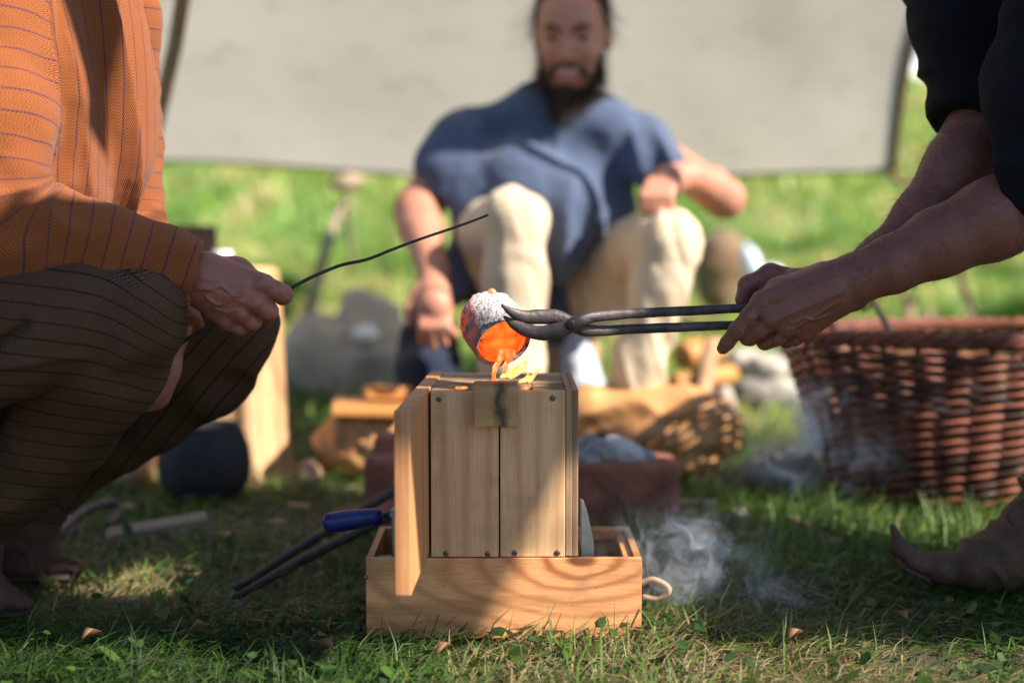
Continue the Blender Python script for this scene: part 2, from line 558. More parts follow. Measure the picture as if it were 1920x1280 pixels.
def tray_front():
    t = NT('tray_front_wood')
    co = t.co()
    s = t.sep(co)
    n = t.noise(t.map(co, (1.0, 1, 2.2)), 6.5, 3, 0.5)
    dx = t.m_('MULTIPLY', t.m_('SUBTRACT', s[0], 0.098), 0.42)
    dz = t.m_('SUBTRACT', s[2], 0.050)
    d = t.m_('SQRT', t.m_('ADD', t.m_('MULTIPLY', dx, dx), t.m_('MULTIPLY', dz, dz)))
    d2 = t.m_('ADD', d, t.m_('MULTIPLY', n, 0.034))
    ph = t.m_('MULTIPLY', t.m_('POWER', t.m_('MAXIMUM', d2, 0.0001), 0.75), 240)
    w = t.m_('MULTIPLY_ADD', t.m_('SINE', ph), 0.5, 0.5)
    w = t.m_('POWER', w, 2.4)
    near = t.ramp(t.m_('MULTIPLY', d, 10), (0.10, 1.0), (0.60, 0.42))
    fine = t.noise(t.map(co, (0.1, 1, 1.6)), 330, 3, 0.6)
    c = t.mix(t.m_('MULTIPLY', w, near), (0.70, 0.335, 0.14), (0.32, 0.09, 0.028))
    c = t.mix(t.ramp(t.m_('MULTIPLY', d, 10), (0.03, 0.9), (0.10, 0.0)), c, (0.09, 0.03, 0.012))
    c = t.mix(t.ramp(fine, (0.45, 0), (0.75, 0.35)), c, (0.22, 0.09, 0.03))
    c = t.mix(t.ramp(t.noise(t.map(co, (0.12, 1, 1)), 22, 4, 0.6), (0.50, 0), (0.62, 0.55)), c, (0.28, 0.11, 0.035))
    c = t.mix(t.ramp(t.noise(co, 70, 4, 0.7), (0.67, 0.0), (0.74, 0.5)), c, (0.10, 0.05, 0.025))
    c = t.mix(t.ramp(t.noise(co, 16, 5, 0.7), (0.55, 0), (0.7, 0.35)), c, (0.20, 0.13, 0.08))
    fl = t.voro(co, 55)
    c = t.mix(t.ramp(fl, (0.02, 0.8), (0.045, 0.0)), c, (0.5, 0.45, 0.38))
    return t.fin(c, 0.5, t.bump(t.m_('ADD', fine, w), 0.0004, 0.6))
M['tray_front'] = tray_front()
M['steel'] = simple('galvanised_steel', (0.20, 0.23, 0.24), (0.30, 0.33, 0.34), 60, 0.38, 0.0003, 300, 0.85)
M['screw'] = simple('screw_steel', (0.22, 0.20, 0.15), (0.10, 0.09, 0.07), 300, 0.4, 0.0, None, 0.8)
M['blue'] = simple('blue_plastic', (0.006, 0.022, 0.20), (0.004, 0.013, 0.12), 40, 0.33, 0.0004, 200)
M['iron'] = simple('black_iron', (0.022, 0.022, 0.026), (0.05, 0.042, 0.04), 45, 0.5, 0.0009, 190, 0.6)
M['iron_hot'] = simple('burnt_iron', (0.045, 0.038, 0.042), (0.13, 0.10, 0.095), 40, 0.5, 0.0012, 230, 0.55)
M['rope'] = simple('hemp_rope', (0.42, 0.33, 0.22), (0.30, 0.22, 0.14), 120, 0.9, 0.001, 500)
M['leather_tan'] = simple('tan_leather', (0.44, 0.20, 0.07), (0.58, 0.31, 0.13), 9, 0.45, 0.003, 40)
M['leather_brown'] = simple('brown_leather', (0.045, 0.021, 0.013), (0.085, 0.040, 0.025), 25, 0.8, 0.002, 90)
M['strap'] = simple('dark_leather_strap', (0.022, 0.012, 0.008), (0.035, 0.018, 0.012), 60, 0.7)
M['leather_shoe'] = simple('dry_brown_leather', (0.038, 0.019, 0.011), (0.085, 0.042, 0.023), 22, 0.65, 0.002, 120)
M['skin_a'] = skin('tanned_skin', (0.24, 0.10, 0.065), (0.34, 0.11, 0.08))
M['skin_b'] = skin('brown_skin', (0.155, 0.058, 0.036), (0.215, 0.066, 0.048))
M['skin_c'] = skin('fair_skin', (0.44, 0.215, 0.14), (0.50, 0.19, 0.135))
M['shirt'] = herringbone('orange_herringbone_wool', (0.070, 0.011, 0.004), (0.42, 0.130, 0.032), (0.035, 0.016, 0.055))
M['trousers'] = herringbone('brown_striped_wool', (0.022, 0.011, 0.006), (0.175, 0.098, 0.060), (0.010, 0.007, 0.008), W=0.0105, pitch=0.0038, every=2, sw=0.0015, sheen=0.0, fuzz=0.6)
M['black_cloth'] = cloth('black_wool', (0.003, 0.004, 0.007), (0.005, 0.006, 0.010), 900, sheen=0.0)
M['blue_tunic'] = cloth('blue_linen', (0.085, 0.115, 0.195), (0.065, 0.09, 0.16), 500)
M['cream'] = cloth('cream_linen', (0.68, 0.55, 0.39), (0.58, 0.45, 0.31), 500)
M['navy'] = cloth('navy_cloth', (0.012, 0.018, 0.04), (0.018, 0.026, 0.055), 400)
M['hair'] = simple('dark_brown_hair', (0.022, 0.012, 0.007), (0.045, 0.024, 0.014), 60, 0.85, 0.002, 200)
M['lip'] = simple('lip', (0.40, 0.13, 0.11), (0.45, 0.16, 0.13), 60, 0.4)
M['tooth'] = simple('tooth', (0.6, 0.52, 0.42), (0.6, 0.52, 0.42), 60, 0.3)
M['eye'] = simple('eye', (0.03, 0.02, 0.015), (0.05, 0.03, 0.02), 60, 0.15)
M['clay'] = simple('red_clay', (0.34, 0.125, 0.08), (0.18, 0.068, 0.045), 16, 0.95, 0.012, 55, det=8)
M['ash'] = simple('grey_ash', (0.16, 0.165, 0.18), (0.42, 0.41, 0.40), 30, 0.95, 0.006, 90)
M['stone'] = simple('pale_stone', (0.44, 0.40, 0.35), (0.30, 0.27, 0.23), 14, 0.9, 0.008, 50)
M['stone_dark'] = simple('grey_stone', (0.17, 0.155, 0.14), (0.26, 0.23, 0.20), 14, 0.9, 0.008, 50)
M['pot'] = simple('black_earthenware', (0.010, 0.010, 0.011), (0.022, 0.022, 0.024), 25, 0.8, 0.002, 60)
M['sack'] = cloth('grey_linen_sack', (0.42, 0.37, 0.31), (0.34, 0.30, 0.25), 400)
M['brown_sack'] = cloth('brown_fleece', (0.16, 0.10, 0.055), (0.24, 0.16, 0.09), 90, bump=0.004)
M['stump'] = wood('split_stump_wood', (0.60, 0.36, 0.19), (0.42, 0.22, 0.10), 2, 60, 4, 0.7)
M['log'] = wood('cut_log_wood', (0.46, 0.30, 0.17), (0.26, 0.15, 0.08), 0, 90, 4, 0.75)
M['orange_wood'] = wood('orange_board_wood', (0.60, 0.27, 0.07), (0.42, 0.17, 0.045), 0, 90, 4, 0.5)
M['grey_wood'] = wood('grey_board_wood', (0.30, 0.235, 0.17), (0.20, 0.15, 0.10), 0, 90, 4, 0.8)
M['pale_pole'] = wood('pole_wood', (0.40, 0.28, 0.17), (0.24, 0.15, 0.09), 2, 90, 4, 0.8)
M['white'] = simple('white_ceramic', (0.75, 0.75, 0.74), (0.7, 0.7, 0.69), 30, 0.25)
M['plastic'] = simple('pale_blue_plastic', (0.50, 0.62, 0.75), (0.62, 0.70, 0.78), 30, 0.25)
M['willow'] = simple('red_willow', (0.105, 0.028, 0.015), (0.25, 0.075, 0.036), 34, 0.58, 0.001, 200)
M['willow_dark'] = simple('dark_willow', (0.035, 0.012, 0.008), (0.07, 0.024, 0.014), 28, 0.5, 0.001, 200)
def canvas():
    t = NT('tarp_canvas')
    co = t.co()
    c = t.mix(t.ramp(t.noise(co, 2.2, 5, 0.6), (0.35, 0), (0.7, 1)), (0.78, 0.76, 0.72), (0.70, 0.67, 0.62))
    c = t.mix(t.ramp(t.noise(co, 9, 5, 0.6), (0.55, 0), (0.75, 0.25)), c, (0.30, 0.25, 0.18))
    n = t.bump(t.noise(co, 900, 2), 0.0005, 0.4)
    d = t.n('BsdfDiffuse'); t.put(d.inputs[0], c); t.L.new(n, d.inputs['Normal'])
    r = t.n('BsdfTranslucent'); t.put(r.inputs[0], t.mix(1.0, c, (1.0, 0.93, 0.84), 'MULTIPLY'))
    x = t.n('MixShader'); x.inputs[0].default_value = 0.38
    t.L.new(d.outputs[0], x.inputs[1]); t.L.new(r.outputs[0], x.inputs[2]); t.L.new(x.outputs[0], t.out.inputs[0])
    return t.m
M['canvas'] = canvas()
def leafy(name, tint=None, trans=0.35, rough=0.5):
    t = NT(name)
    a = t.n('Attribute', attribute_name='tint').outputs['Color']
    t.fin(a, rough, None, Specular_IOR_Level=0.35)
    r = t.n('BsdfTranslucent'); t.put(r.inputs[0], t.mix(1.0, a, (1.2, 1.25, 0.6), 'MULTIPLY'))
    x = t.n('MixShader'); x.inputs[0].default_value = trans
    t.L.new(t.b.outputs[0], x.inputs[1]); t.L.new(r.outputs[0], x.inputs[2]); t.L.new(x.outputs[0], t.out.inputs[0])
    return t.m
M['grass'] = leafy('grass_blades')
def soil():
    t = NT('ground_turf')
    co = t.co()
    a = t.noise(co, 7, 6, 0.65); b = t.noise(co, 60, 5, 0.7); f = t.noise(co, 0.55, 4, 0.6)
    c = t.mix(t.ramp(a, (0.38, 0), (0.6, 1)), (0.045, 0.055, 0.018), (0.075, 0.06, 0.032))
    c = t.mix(t.ramp(b, (0.45, 0), (0.65, 0.7)), c, (0.03, 0.024, 0.014))
    return t.fin(c, 0.95, t.bump(t.m_('ADD', a, b), 0.02, 0.8))
M['soil'] = soil()
def hillmat():
    t = NT('hill_turf')
    co = t.co()
    a = t.noise(co, 1.4, 6, 0.65); b = t.noise(co, 9, 5, 0.7); g = t.noise(co, 0.5, 3, 0.6)
    c = t.mix(t.ramp(a, (0.35, 0), (0.65, 1)), (0.13, 0.24, 0.045), (0.22, 0.31, 0.08))
    c = t.mix(t.ramp(b, (0.42, 0), (0.68, 0.7)), c, (0.05, 0.11, 0.015))
    c = t.mix(t.ramp(g, (0.5, 0), (0.7, 0.6)), c, (0.24, 0.22, 0.10))
    return t.fin(c, 0.9, t.bump(t.m_('ADD', a, b), 0.10, 0.8))
M['hill'] = hillmat()
def emis(name, ramp_fn):
    t = NT(name)
    e = t.n('Emission'); ramp_fn(t, e); t.L.new(e.outputs[0], t.out.inputs[0]); return t.m
def molten(t, e):
    co = t.co()
    n = t.noise(co, 32, 3, 0.55, 0.4)
    t.put(e.inputs[0], t.ramp(n, (0.28, (0.40, 0.02, 0.004)), (0.40, (1.0, 0.085, 0.010)), (0.75, (1.0, 0.20, 0.022))))
    t.put(e.inputs[1], t.ramp(n, (0.28, 0.35), (0.42, 0.62), (0.75, 0.85)))
M['molten'] = emis('glowing_lining', molten)
def melt(t, e):
    co = t.co()
    n = t.noise(t.map(co, (1, 1, 0.35)), 130, 3, 0.6)
    t.put(e.inputs[0], t.ramp(n, (0.32, (0.95, 0.06, 0.012)), (0.5, (1.0, 0.14, 0.03)), (0.68, (1.0, 0.40, 0.14))))
    e.inputs[1].default_value = 0.95
M['melt'] = emis('molten_bronze', melt)
def crust():
    t = NT('crucible_crust')
    co = t.co()
    s = t.sep(co)
    n = t.noise(co, 85, 5, 0.7); n2 = t.noise(co, 260, 4, 0.7); g = t.noise(co, 30, 3, 0.6)
    c = t.mix(t.ramp(n2, (0.35, 0), (0.62, 1)), (0.035, 0.03, 0.036), (0.30, 0.27, 0.28))
    up = t.ramp(t.m_('MULTIPLY', t.m_('ADD', s[2], t.m_('MULTIPLY', s[0], 0.1)), 14), (0.15, 0.0), (0.45, 1.0))
    wm = t.m_('MULTIPLY', up, t.ramp(n2, (0.36, 0.0), (0.52, 1.0)))
    c = t.mix(wm, c, (0.78, 0.74, 0.68))
    # the glow of the hot foot of the crucible
    hot = t.ramp(t.m_('MULTIPLY', t.m_('SUBTRACT', t.m_('MULTIPLY', g, 0.03), t.m_('ADD', s[0], 0.01)), 16), (0.30, 0.0), (0.85, 1.0))
    sp = t.m_('MULTIPLY', hot, t.ramp(t.m_('MULTIPLY_ADD', n2, 0.5, t.m_('MULTIPLY', n, 0.5)), (0.44, 1.0), (0.53, 0.0)))
    c = t.mix(sp, c, (0.30, 0.035, 0.01))
    t.put(t.b.inputs['Emission Color'], (1.0, 0.11, 0.02)); t.put(t.b.inputs['Emission Strength'], t.m_('MULTIPLY', sp, 0.30))
    return t.fin(c, 0.85, t.bump(t.m_('ADD', n, n2), 0.004, 1.0))
M['crust'] = crust()
def flame():
    t = NT('flame')
    co = t.co('Object')
    s = t.sep(co)
    lw = t.n('LayerWeight'); lw.inputs[0].default_value = 0.35
    n = t.noise(t.map(co, (1, 1, 0.4)), 120, 3, 0.6)
    e = t.n('Emission')
    hz = t.m_('MULTIPLY', s[2], 26)
    t.put(e.inputs[0], t.ramp(hz, (0.0, (1.0, 0.60, 0.18)), (0.40, (1.0, 0.40, 0.06)), (1.0, (1.0, 0.20, 0.015))))
    e.inputs[1].default_value = 0.85
    tr = t.n('BsdfTransparent')
    x = t.n('MixShader')
    f = t.m_('ADD', t.m_('MULTIPLY', lw.outputs['Facing'], 1.1), t.m_('MULTIPLY_ADD', n, 3.4, -1.25), clamp=True)
    t.put(x.inputs[0], f); t.L.new(e.outputs[0], x.inputs[1]); t.L.new(tr.outputs[0], x.inputs[2])
    t.L.new(x.outputs[0], t.out.inputs[0])
    return t.m
M['flame'] = flame()

M['crust_hot'] = simple('hot_slag', (0.45, 0.08, 0.02), (0.75, 0.45, 0.25), 300, 0.8, 0.001, 500, Emission_Color=(1, 0.16, 0.03, 1), Emission_Strength=0.6)
M['crust_pale'] = simple('pale_slag', (0.5, 0.46, 0.42), (0.2, 0.17, 0.16), 300, 0.8, 0.001, 500)
M['charcoal'] = simple('charcoal', (0.012, 0.011, 0.012), (0.03, 0.027, 0.027), 60, 0.8, 0.004, 150)

M['post'] = wood('post_wood', (0.26, 0.14, 0.10), (0.16, 0.08, 0.06), 2, 60, 4, 0.8)
M['brick'] = simple('tan_brick', (0.48, 0.30, 0.19), (0.36, 0.20, 0.12), 40, 0.9, 0.003, 120)
M['light_cloth'] = cloth('pale_blue_cloth', (0.50, 0.54, 0.62), (0.42, 0.46, 0.55), 400)
M['bag_blue'] = simple('white_and_blue_plastic', (0.75, 0.78, 0.8), (0.08, 0.35, 0.6), 12, 0.35)
M['deadleaf'] = simple('dead_leaf', (0.20, 0.10, 0.05), (0.12, 0.06, 0.03), 90, 0.7)
M['shade_caster'] = cloth('shade_caster_cloth', (0.20, 0.18, 0.15), (0.16, 0.145, 0.12), 300)
M['nail'] = simple('fingernail', (0.26, 0.13, 0.10), (0.22, 0.11, 0.09), 60, 0.3)
# outlines of added overhead patches, cut to the shadows they should cast
SHADE = [[(1.02, .775), (2.20, .775), (2.162, .815), (2.027, .947), (1.90, 1.045), (1.60, 1.02), (1.45, 1.10), (1.15, 1.12), (1.0, 1.0)],
         [(1.22, 1.09), (1.58, 1.07), (1.62, 1.20), (1.85, 1.15), (2.0, 1.10), (2.2, 1.6), (2.1, 1.8), (1.7, 1.85), (1.35, 1.9), (1.25, 1.5)],
         [(1.90, 1.00), (2.03, .955), (2.2, .985), (2.55, .97), (2.55, 1.42), (1.90, 1.32)],
         [(2.45, .78), (2.95, .78), (3.02, 1.2), (2.7, 1.36), (2.44, 1.22)],
         [(2.35, 1.60), (2.72, 1.60), (2.72, 1.76), (2.35, 1.76)]]
SHADE = [[(x - 0.08, y - 0.155) for x, y in poly] for poly in SHADE]
SHADE.append([(.62, 1.13), (.90, .985), (.955, 1.01), (.86, 1.065), (.68, 1.21)])  # extra added patch that shades the crouching man's chest
# ---------------------------------------------------------------- setting
rng = np.random.default_rng(7)
def gz(x, y):
    x = np.asarray(x, float); y = np.asarray(y, float)
    crest = 2.35 - 0.20 * np.clip(x - 3.6, 0, 8)
    t = np.clip((y - 4.1) / 12.5, 0, 1)
    z = crest * (0.75 * t ** 1.3 + 0.25 * t * t * (3 - 2 * t))
    z = z * np.where(y > 16.6, np.clip(1 - (y - 16.6) / 30, 0, 1), 1)
    p = np.stack([x * 0.9, y * 0.9, 0 * x], -1).reshape(-1, 3)
    b = vnoise(p, 3).reshape(x.shape) * np.clip((y - 3.6) / 3, 0, 1) * 0.09
    q = np.stack([x * 5, y * 5, 0 * x], -1).reshape(-1, 3)
    return z + b + vnoise(q, 5).reshape(x.shape) * 0.004 - 0.004
def sheet(name, xs, ys, mat, zoff=0.0):
    X, Y = np.meshgrid(xs, ys)
    V = np.stack([X, Y, gz(X, Y) + zoff], -1).reshape(-1, 3)
    n, m = len(ys), len(xs)
    i = np.arange((n - 1) * (m - 1)); r, c = i // (m - 1), i % (m - 1)
    F = np.stack([r * m + c, r * m + c + 1, (r + 1) * m + c + 1, (r + 1) * m + c], 1)
    o = obj(name, V, F, mat, origin=(0, 0, 0))
    return tag(o, kind='structure')
sheet('ground', np.concatenate([[-300, -80, -20, -8], np.linspace(-4, 4, 161), [8, 20, 80, 300]]),
      np.concatenate([[-300, -60, -10, -2], np.linspace(0, 4.2, 85)]), M['soil'])
sheet('hill', np.concatenate([[-300, -80, -30], np.linspace(-14, 14, 141), [30, 80, 300]]),
      np.concatenate([np.linspace(4.2, 20, 100), [26, 40, 60, 100, 200, 400]]), M['hill'])

def blades(n, xr, yr, ln, wd, lean, pal, keep=None, zf=None, seed=0):
    g = np.random.default_rng(seed)
    x = g.uniform(*xr, n); y = g.uniform(*yr, n)
    cl = vnoise(np.stack([x * 9, y * 9, 0 * x], -1), 11 + seed)
    m = g.uniform(-1, 1, n) < cl * 1.2 + 0.55
    if keep is not None: m &= keep(x, y)
    x, y, cl = x[m], y[m], cl[m]; n = len(x)
    z = gz(x, y)
    L = g.uniform(ln[0], ln[1], n) * (1 + 0.35 * cl)
    W = g.uniform(wd[0], wd[1], n)
    h = vnoise(np.stack([x * 4, y * 4, 0 * x], -1), 31) * 3.5 + g.normal(0, 1.3, n)
    a0 = g.uniform(lean[0], lean[1], n); a1 = a0 + g.uniform(0.2, 1.1, n)
    d = np.stack([np.cos(h), np.sin(h), 0 * h], -1)
    up = np.array([0, 0, 1.0])
    def dirv(a): return d * np.sin(a)[:, None] + up * np.cos(a)[:, None]
    p0 = np.stack([x, y, z - 0.003], -1)
    p1 = p0 + dirv(a0) * (L * 0.5)[:, None]
    p2 = p1 + dirv(np.minimum(a1, 1.75)) * (L * 0.5)[:, None]
    p2[:, 2] = np.maximum(p2[:, 2], z + 0.002)
    th = g.uniform(0, math.pi, n)
    s = np.stack([-np.sin(h) , np.cos(h), 0 * h], -1) * np.cos(th * 0.6)[:, None] + up * 0.35 * np.sin(th)[:, None]
    V = np.stack([p0 - s * W[:, None], p0 + s * W[:, None], p1 - s * W[:, None] * 0.9, p1 + s * W[:, None] * 0.9,
                  p2 - s * W[:, None] * 0.12, p2 + s * W[:, None] * 0.12], 1).reshape(-1, 3)
    b = np.arange(n)[:, None] * 6
    F = np.concatenate([b + [0, 1, 3, 2], b + [2, 3, 5, 4]], 0)
    pal = np.array(pal)
    pi = g.choice(len(pal), n, p=None)
    # patches of one kind of tint lie together
    pn = vnoise(np.stack([x * 3.1, y * 3.1, 0 * x], -1), 77)
    pi = np.clip(((pn * 0.8 + 0.5 + g.normal(0, 0.28, n)) * len(pal)).astype(int), 0, len(pal) - 1)
    c = pal[pi] * g.uniform(0.65, 1.25, n)[:, None]
    C = np.repeat(c, 6, 0)
    return V, F, C
def leaves(n, xr, yr, size, pal, keep=None, seed=0):
    """small broad clover and plantain leaves lying in the turf"""
    g = np.random.default_rng(seed)
    x = g.uniform(*xr, n); y = g.uniform(*yr, n)
    if keep is not None:
        m = keep(x, y); x, y = x[m], y[m]; n = len(x)
    z = gz(x, y) + g.uniform(0.008, 0.03, n)
    h = g.uniform(0, 6.28, n); S = g.uniform(*size, n); asp = g.uniform(0.35, 0.8, n)
    ti = g.normal(0, 0.35, (n, 2))
    out = [[0, 0], [0.35, 0.5], [0.8, 0.42], [1.1, 0], [0.8, -0.42], [0.35, -0.5]]
    V = []
    for a, b in out:
        lx, ly = S * a, S * b * asp
        X = x + lx * np.cos(h) - ly * np.sin(h); Y = y + lx * np.sin(h) + ly * np.cos(h)
        V.append(np.stack([X, Y, z + (X - x) * ti[:, 0] + (Y - y) * ti[:, 1] - np.abs(ly) * 0.3], -1))
    V = np.stack(V, 1).reshape(-1, 3)
    b = np.arange(n)[:, None] * 6
    F = np.concatenate([b + [0, 1, 4, 5], b + [1, 2, 3, 4]], 0)
    pal = np.array(pal); c = pal[g.integers(0, len(pal), n)] * g.uniform(0.7, 1.3, n)[:, None]
    return V, F, np.repeat(c, 6, 0)
def merge(lst):
    Vs, Fs, Cs, o = [], [], [], 0
    for V, F, C in lst:
        Vs.append(V); Fs.append(F + o); Cs.append(C); o += len(V)
    return np.concatenate(Vs), np.concatenate(Fs), np.concatenate(Cs)
G1, G2, G3, G4 = (0.026, 0.060, 0.010), (0.055, 0.115, 0.017), (0.11, 0.19, 0.034), (0.20, 0.26, 0.065)
DRY, DEAD = (0.28, 0.22, 0.11), (0.14, 0.10, 0.055)
def keep_near(x, y):
    k = ~((x > -0.194) & (x < 0.173) & (y > 1.795) & (y < 2.0))
    k &= ~((x > -0.26) & (x < 0.29) & (y > 2.38) & (y < 2.62))
    return k
def keep_mid(x, y):
    return keep_near(x, y)
grass = merge([
    blades(52000, (-0.85, 0.85), (1.40, 2.35), (0.022, 0.070), (0.0007, 0.0019), (0.75, 1.45), [G1, G1, G2, G2, G2, G3, DEAD, DRY], keep_near, seed=1),
    blades(3800, (-0.85, 0.85), (1.45, 2.35), (0.04, 0.085), (0.0008, 0.0016), (0.2, 1.0), [G1, G1, G2, G2, G3, G3], keep_near, seed=2),
    blades(2200, (-0.85, 0.85), (1.40, 2.4), (0.03, 0.075), (0.0005, 0.0009), (0.9, 1.5), [DRY, DEAD, DRY, (0.36, 0.30, 0.17)], keep_near, seed=3),
    leaves(1500, (-0.85, 0.85), (1.45, 2.4), (0.009, 0.026), [G1, G2, (0.03, 0.08, 0.02)], keep_near, seed=4),
    blades(36000, (-1.5, 1.5), (2.3, 3.7), (0.03, 0.085), (0.0012, 0.0028), (0.4, 1.35), [G1, G2, G2, G3, G4, DRY], keep_mid, seed=5),
    blades(9000, (0.15, 1.3), (2.05, 2.75), (0.04, 0.10), (0.0012, 0.0024), (0.1, 0.9), [G2, G3, G3, G4], keep_mid, seed=6),
])
V, F, C = grass
tag(obj('grass', V, F, M['grass'], origin=(0, 0, 0), col=C), 'short trampled green grass with dry straw blades around the wooden boxes', 'grass', kind='stuff')
far = merge([
    blades(50000, (-3.2, 3.2), (3.6, 7.5), (0.05, 0.16), (0.003, 0.007), (0.2, 1.1), [G1, G2, G3, G3, G4, G4, DRY], seed=7),
    blades(60000, (-7, 7), (7.5, 17.5), (0.08, 0.24), (0.006, 0.015), (0.2, 1.1), [G2, G3, G3, G4, G4, DRY], seed=8),
])
V, F, C = far
tag(obj('meadow_grass', V, F, M['grass'], origin=(0, 6, 0), col=C * 2.0), 'longer bright green meadow grass on the bank behind the canvas', 'grass', kind='stuff')

# canvas awning over the seated man, its low edge behind him
def awning():
    nx, ny = 90, 60
    BL, BR = P(60, 300, 4.60), P(1672, 332, 4.35)
    TL, TR = Vector((-1.95, 2.45, 1.71)), Vector((1.22, 2.48, 1.80))
    V = []
    for j in range(ny + 1):
        t = j / ny
        for i in range(nx + 1):
            s = i / nx
            p = (BL * (1 - s) + BR * s) * (1 - t) + (TL * (1 - s) + TR * s) * t
            p = p.copy()
            sag = 0.05 * math.sin(math.pi * s) * (0.5 + math.sin(math.pi * t) * 0.9)
            p.z -= sag * 0.6
            if t < 0.2: p.z += 0.016 * math.sin(s * 8) * (1 - t * 5)
            p.x -= 0.15 * math.sin(math.pi * t) * s ** 3
            f = max(0, s - 0.55) * 2.2
            p.y += 0.004 * f * math.sin(s * 55 + t * 9) + 0.02 * mnoise.noise(Vector((s * 7, t * 5, 1)))
            p.z += 0.006 * f * math.sin(s * 40 - t * 16 + 2 * mnoise.noise(Vector((s * 4, t * 3, 5)))) * t
            V.append(tuple(p))
    F = [(j * (nx + 1) + i, j * (nx + 1) + i + 1, (j + 1) * (nx + 1) + i + 1, (j + 1) * (nx + 1) + i) for j in range(ny) for i in range(nx)]
    t = thing('awning', 'large pale grey canvas awning sheet hanging behind the seated bearded man', 'awning', (0, 3.6, 0))
    obj('canvas_sheet', V, F, M['canvas'], t)
    a = np.array(V).reshape(ny + 1, nx + 1, 3)
    v, f = tube(a[:, -1], 0.013, 7); obj('edge_rope', v, f, M['rope_brown'], t)
    v, f = tube(a[0, :], 0.007, 7); obj('hem', v, f, M['hem'], t)
    # a loop of the edge rope hanging off the lower right corner
    c = Vector(a[0, -1])
    v, f = tube(catmull([c + Vector((-0.02, 0, 0.12)), c + Vector((-0.02, -0.02, 0.02)), c + Vector((0.02, -0.02, -0.03)), c + Vector((0.11, 0, -0.07)), c + Vector((0.36, 0.3, -0.45))], 8), 0.012, 7)
    obj('corner_rope', v, f, M['rope_brown'], t)
    return a
M['rope_brown'] = simple('brown_rope', (0.24, 0.16, 0.085), (0.17, 0.11, 0.06), 60, 0.9, 0.002, 300)
M['hem'] = cloth('canvas_hem', (0.30, 0.27, 0.22), (0.24, 0.21, 0.17), 300)
AW = awning()
# leaning pole on the left, up to the awning's front edge
a, b = P(280, 300, 3.35), P(356, -60, 3.15)
d = (b - a)
foot = a - d * (a.z / d.z)
top = a + d * ((1.60 - a.z) / d.z)
v, f = tube([foot + (top - foot) * k / 12 + Vector((0.004 * math.sin(k * 2.1), 0, 0)) for k in range(13)], [0.018, 0.017, 0.015], 10)
tag(obj('tent_pole', v, f, M['pale_pole']), 'leaning brown wooden pole holding the awning behind the man in orange', 'pole')
v, f = tube([(1.85, 2.20, 0), (1.53, 2.34, 0.90), (1.22, 2.48, 1.81)], 0.016, 10)
tag(obj('tent_pole', v, f, M['pale_pole']), 'slanting wooden pole under the front right corner of the awning, outside the picture', 'pole')
# guy rope with knot in the meadow
k0 = P(650, 296, 4.62); k1 = P(648, 345, 4.66)
g = thing('guy_rope', 'pale knotted guy rope and slanting peg pole below the canvas edge', 'rope', (k0.x, 4.8, 0))
v, f = tube(catmull([k0 + Vector((0, 0, 0.03)), k0, k1, P(655, 440, 4.75), P(660, 520, 4.9)], 6), [0.012, 0.012, 0.008, 0.007], 7); obj('rope', v, f, M['rope_pale'] if 'rope_pale' in M else M['rope'], g)
s = Sdf(0.008); s.ell(P(648, 308, 4.6), (0.03, 0.03, 0.035), 0.02).ell(P(645, 345, 4.6), (0.045, 0.03, 0.03), 0.02).ell(P(660, 338, 4.6), (0.05, 0.02, 0.018), 0.02)
v, f = s.mesh(1); obj('knot', v, f, M['rope'], g)
v, f = tube([P(640, 380, 4.66), P(610, 470, 4.6), P(575, 600, 4.5), P(570, 660, 4.45)], [0.014, 0.02, 0.022], 8); obj('peg', v, f, M['grey_wood'], g)

# a distant white tent beyond the bank
def far_tent():
    c = Vector((6.0, 19.5, 1.0))
    t = thing('tent', 'small distant white tent peak above the grassy bank, beside the dark sleeve', 'tent', c)
    for n, sx in (('roof', 1),):
        V = [c + Vector(q) for q in ((-1.9, -1, 0.0), (1.3, -1, -0.3), (1.3, 3, -0.3), (-1.9, 3, 0.0), (-0.75, 1, 2.1), (-0.55, 1, 2.1))]
        obj('roof', [tuple(q) for q in V], [(0, 1, 5, 4), (1, 2, 5), (2, 3, 4, 5), (3, 0, 4)], M['canvas_white'], t, smooth=False)
    v, f = tube([c + Vector((-0.65, 1, 0)), c + Vector((-0.65, 1, 2.3))], 0.03, 8); obj('pole', v, f, M['pale_pole'], t)
M['canvas_white'] = cloth('white_canvas', (0.72, 0.70, 0.66), (0.66, 0.64, 0.60), 100)
far_tent()
# ---------------------------------------------------------------- the casting boxes
T0 = thing('wooden_tray', 'low open pine box on the grass carrying the taller casting mould', 'wooden box', (-0.0105, 1.90, 0))
box('front_board', (-0.0105, 1.805, 0.0525), (0.355, 0.010, 0.105), M['tray_front'], T0, bev=0.0008)
box('back_board', (-0.0105, 1.990, 0.0525), (0.355, 0.010, 0.105), M['tray'], T0, bev=0.0008)
for x in (-0.1835, 0.1625):
    box('side_board', (x, 1.8975, 0.0525), (0.009, 0.1745, 0.1045), M['tray'], T0, bev=0.0008)
box('bottom_board', (-0.0105, 1.8975, 0.008), (0.336, 0.174, 0.008), M['tray'], T0)
box('rail', (0.115, 1.978, 0.0975), (0.082, 0.013, 0.0145), M['tray'], T0, bev=0.001)
box('batten', (0.1515, 1.895, 0.093), (0.011, 0.15, 0.012), M['tray'], T0, bev=0.001)
v, f = tube(catmull([P(1204, 1092, 1.89), P(1225, 1086, 1.885), P(1250, 1098, 1.88), P(1252, 1112, 1.88), P(1232, 1122, 1.885), P(1205, 1118, 1.89)], 8), 0.0042, 8)
obj('rope_handle', v, f, M['rope'], T0)
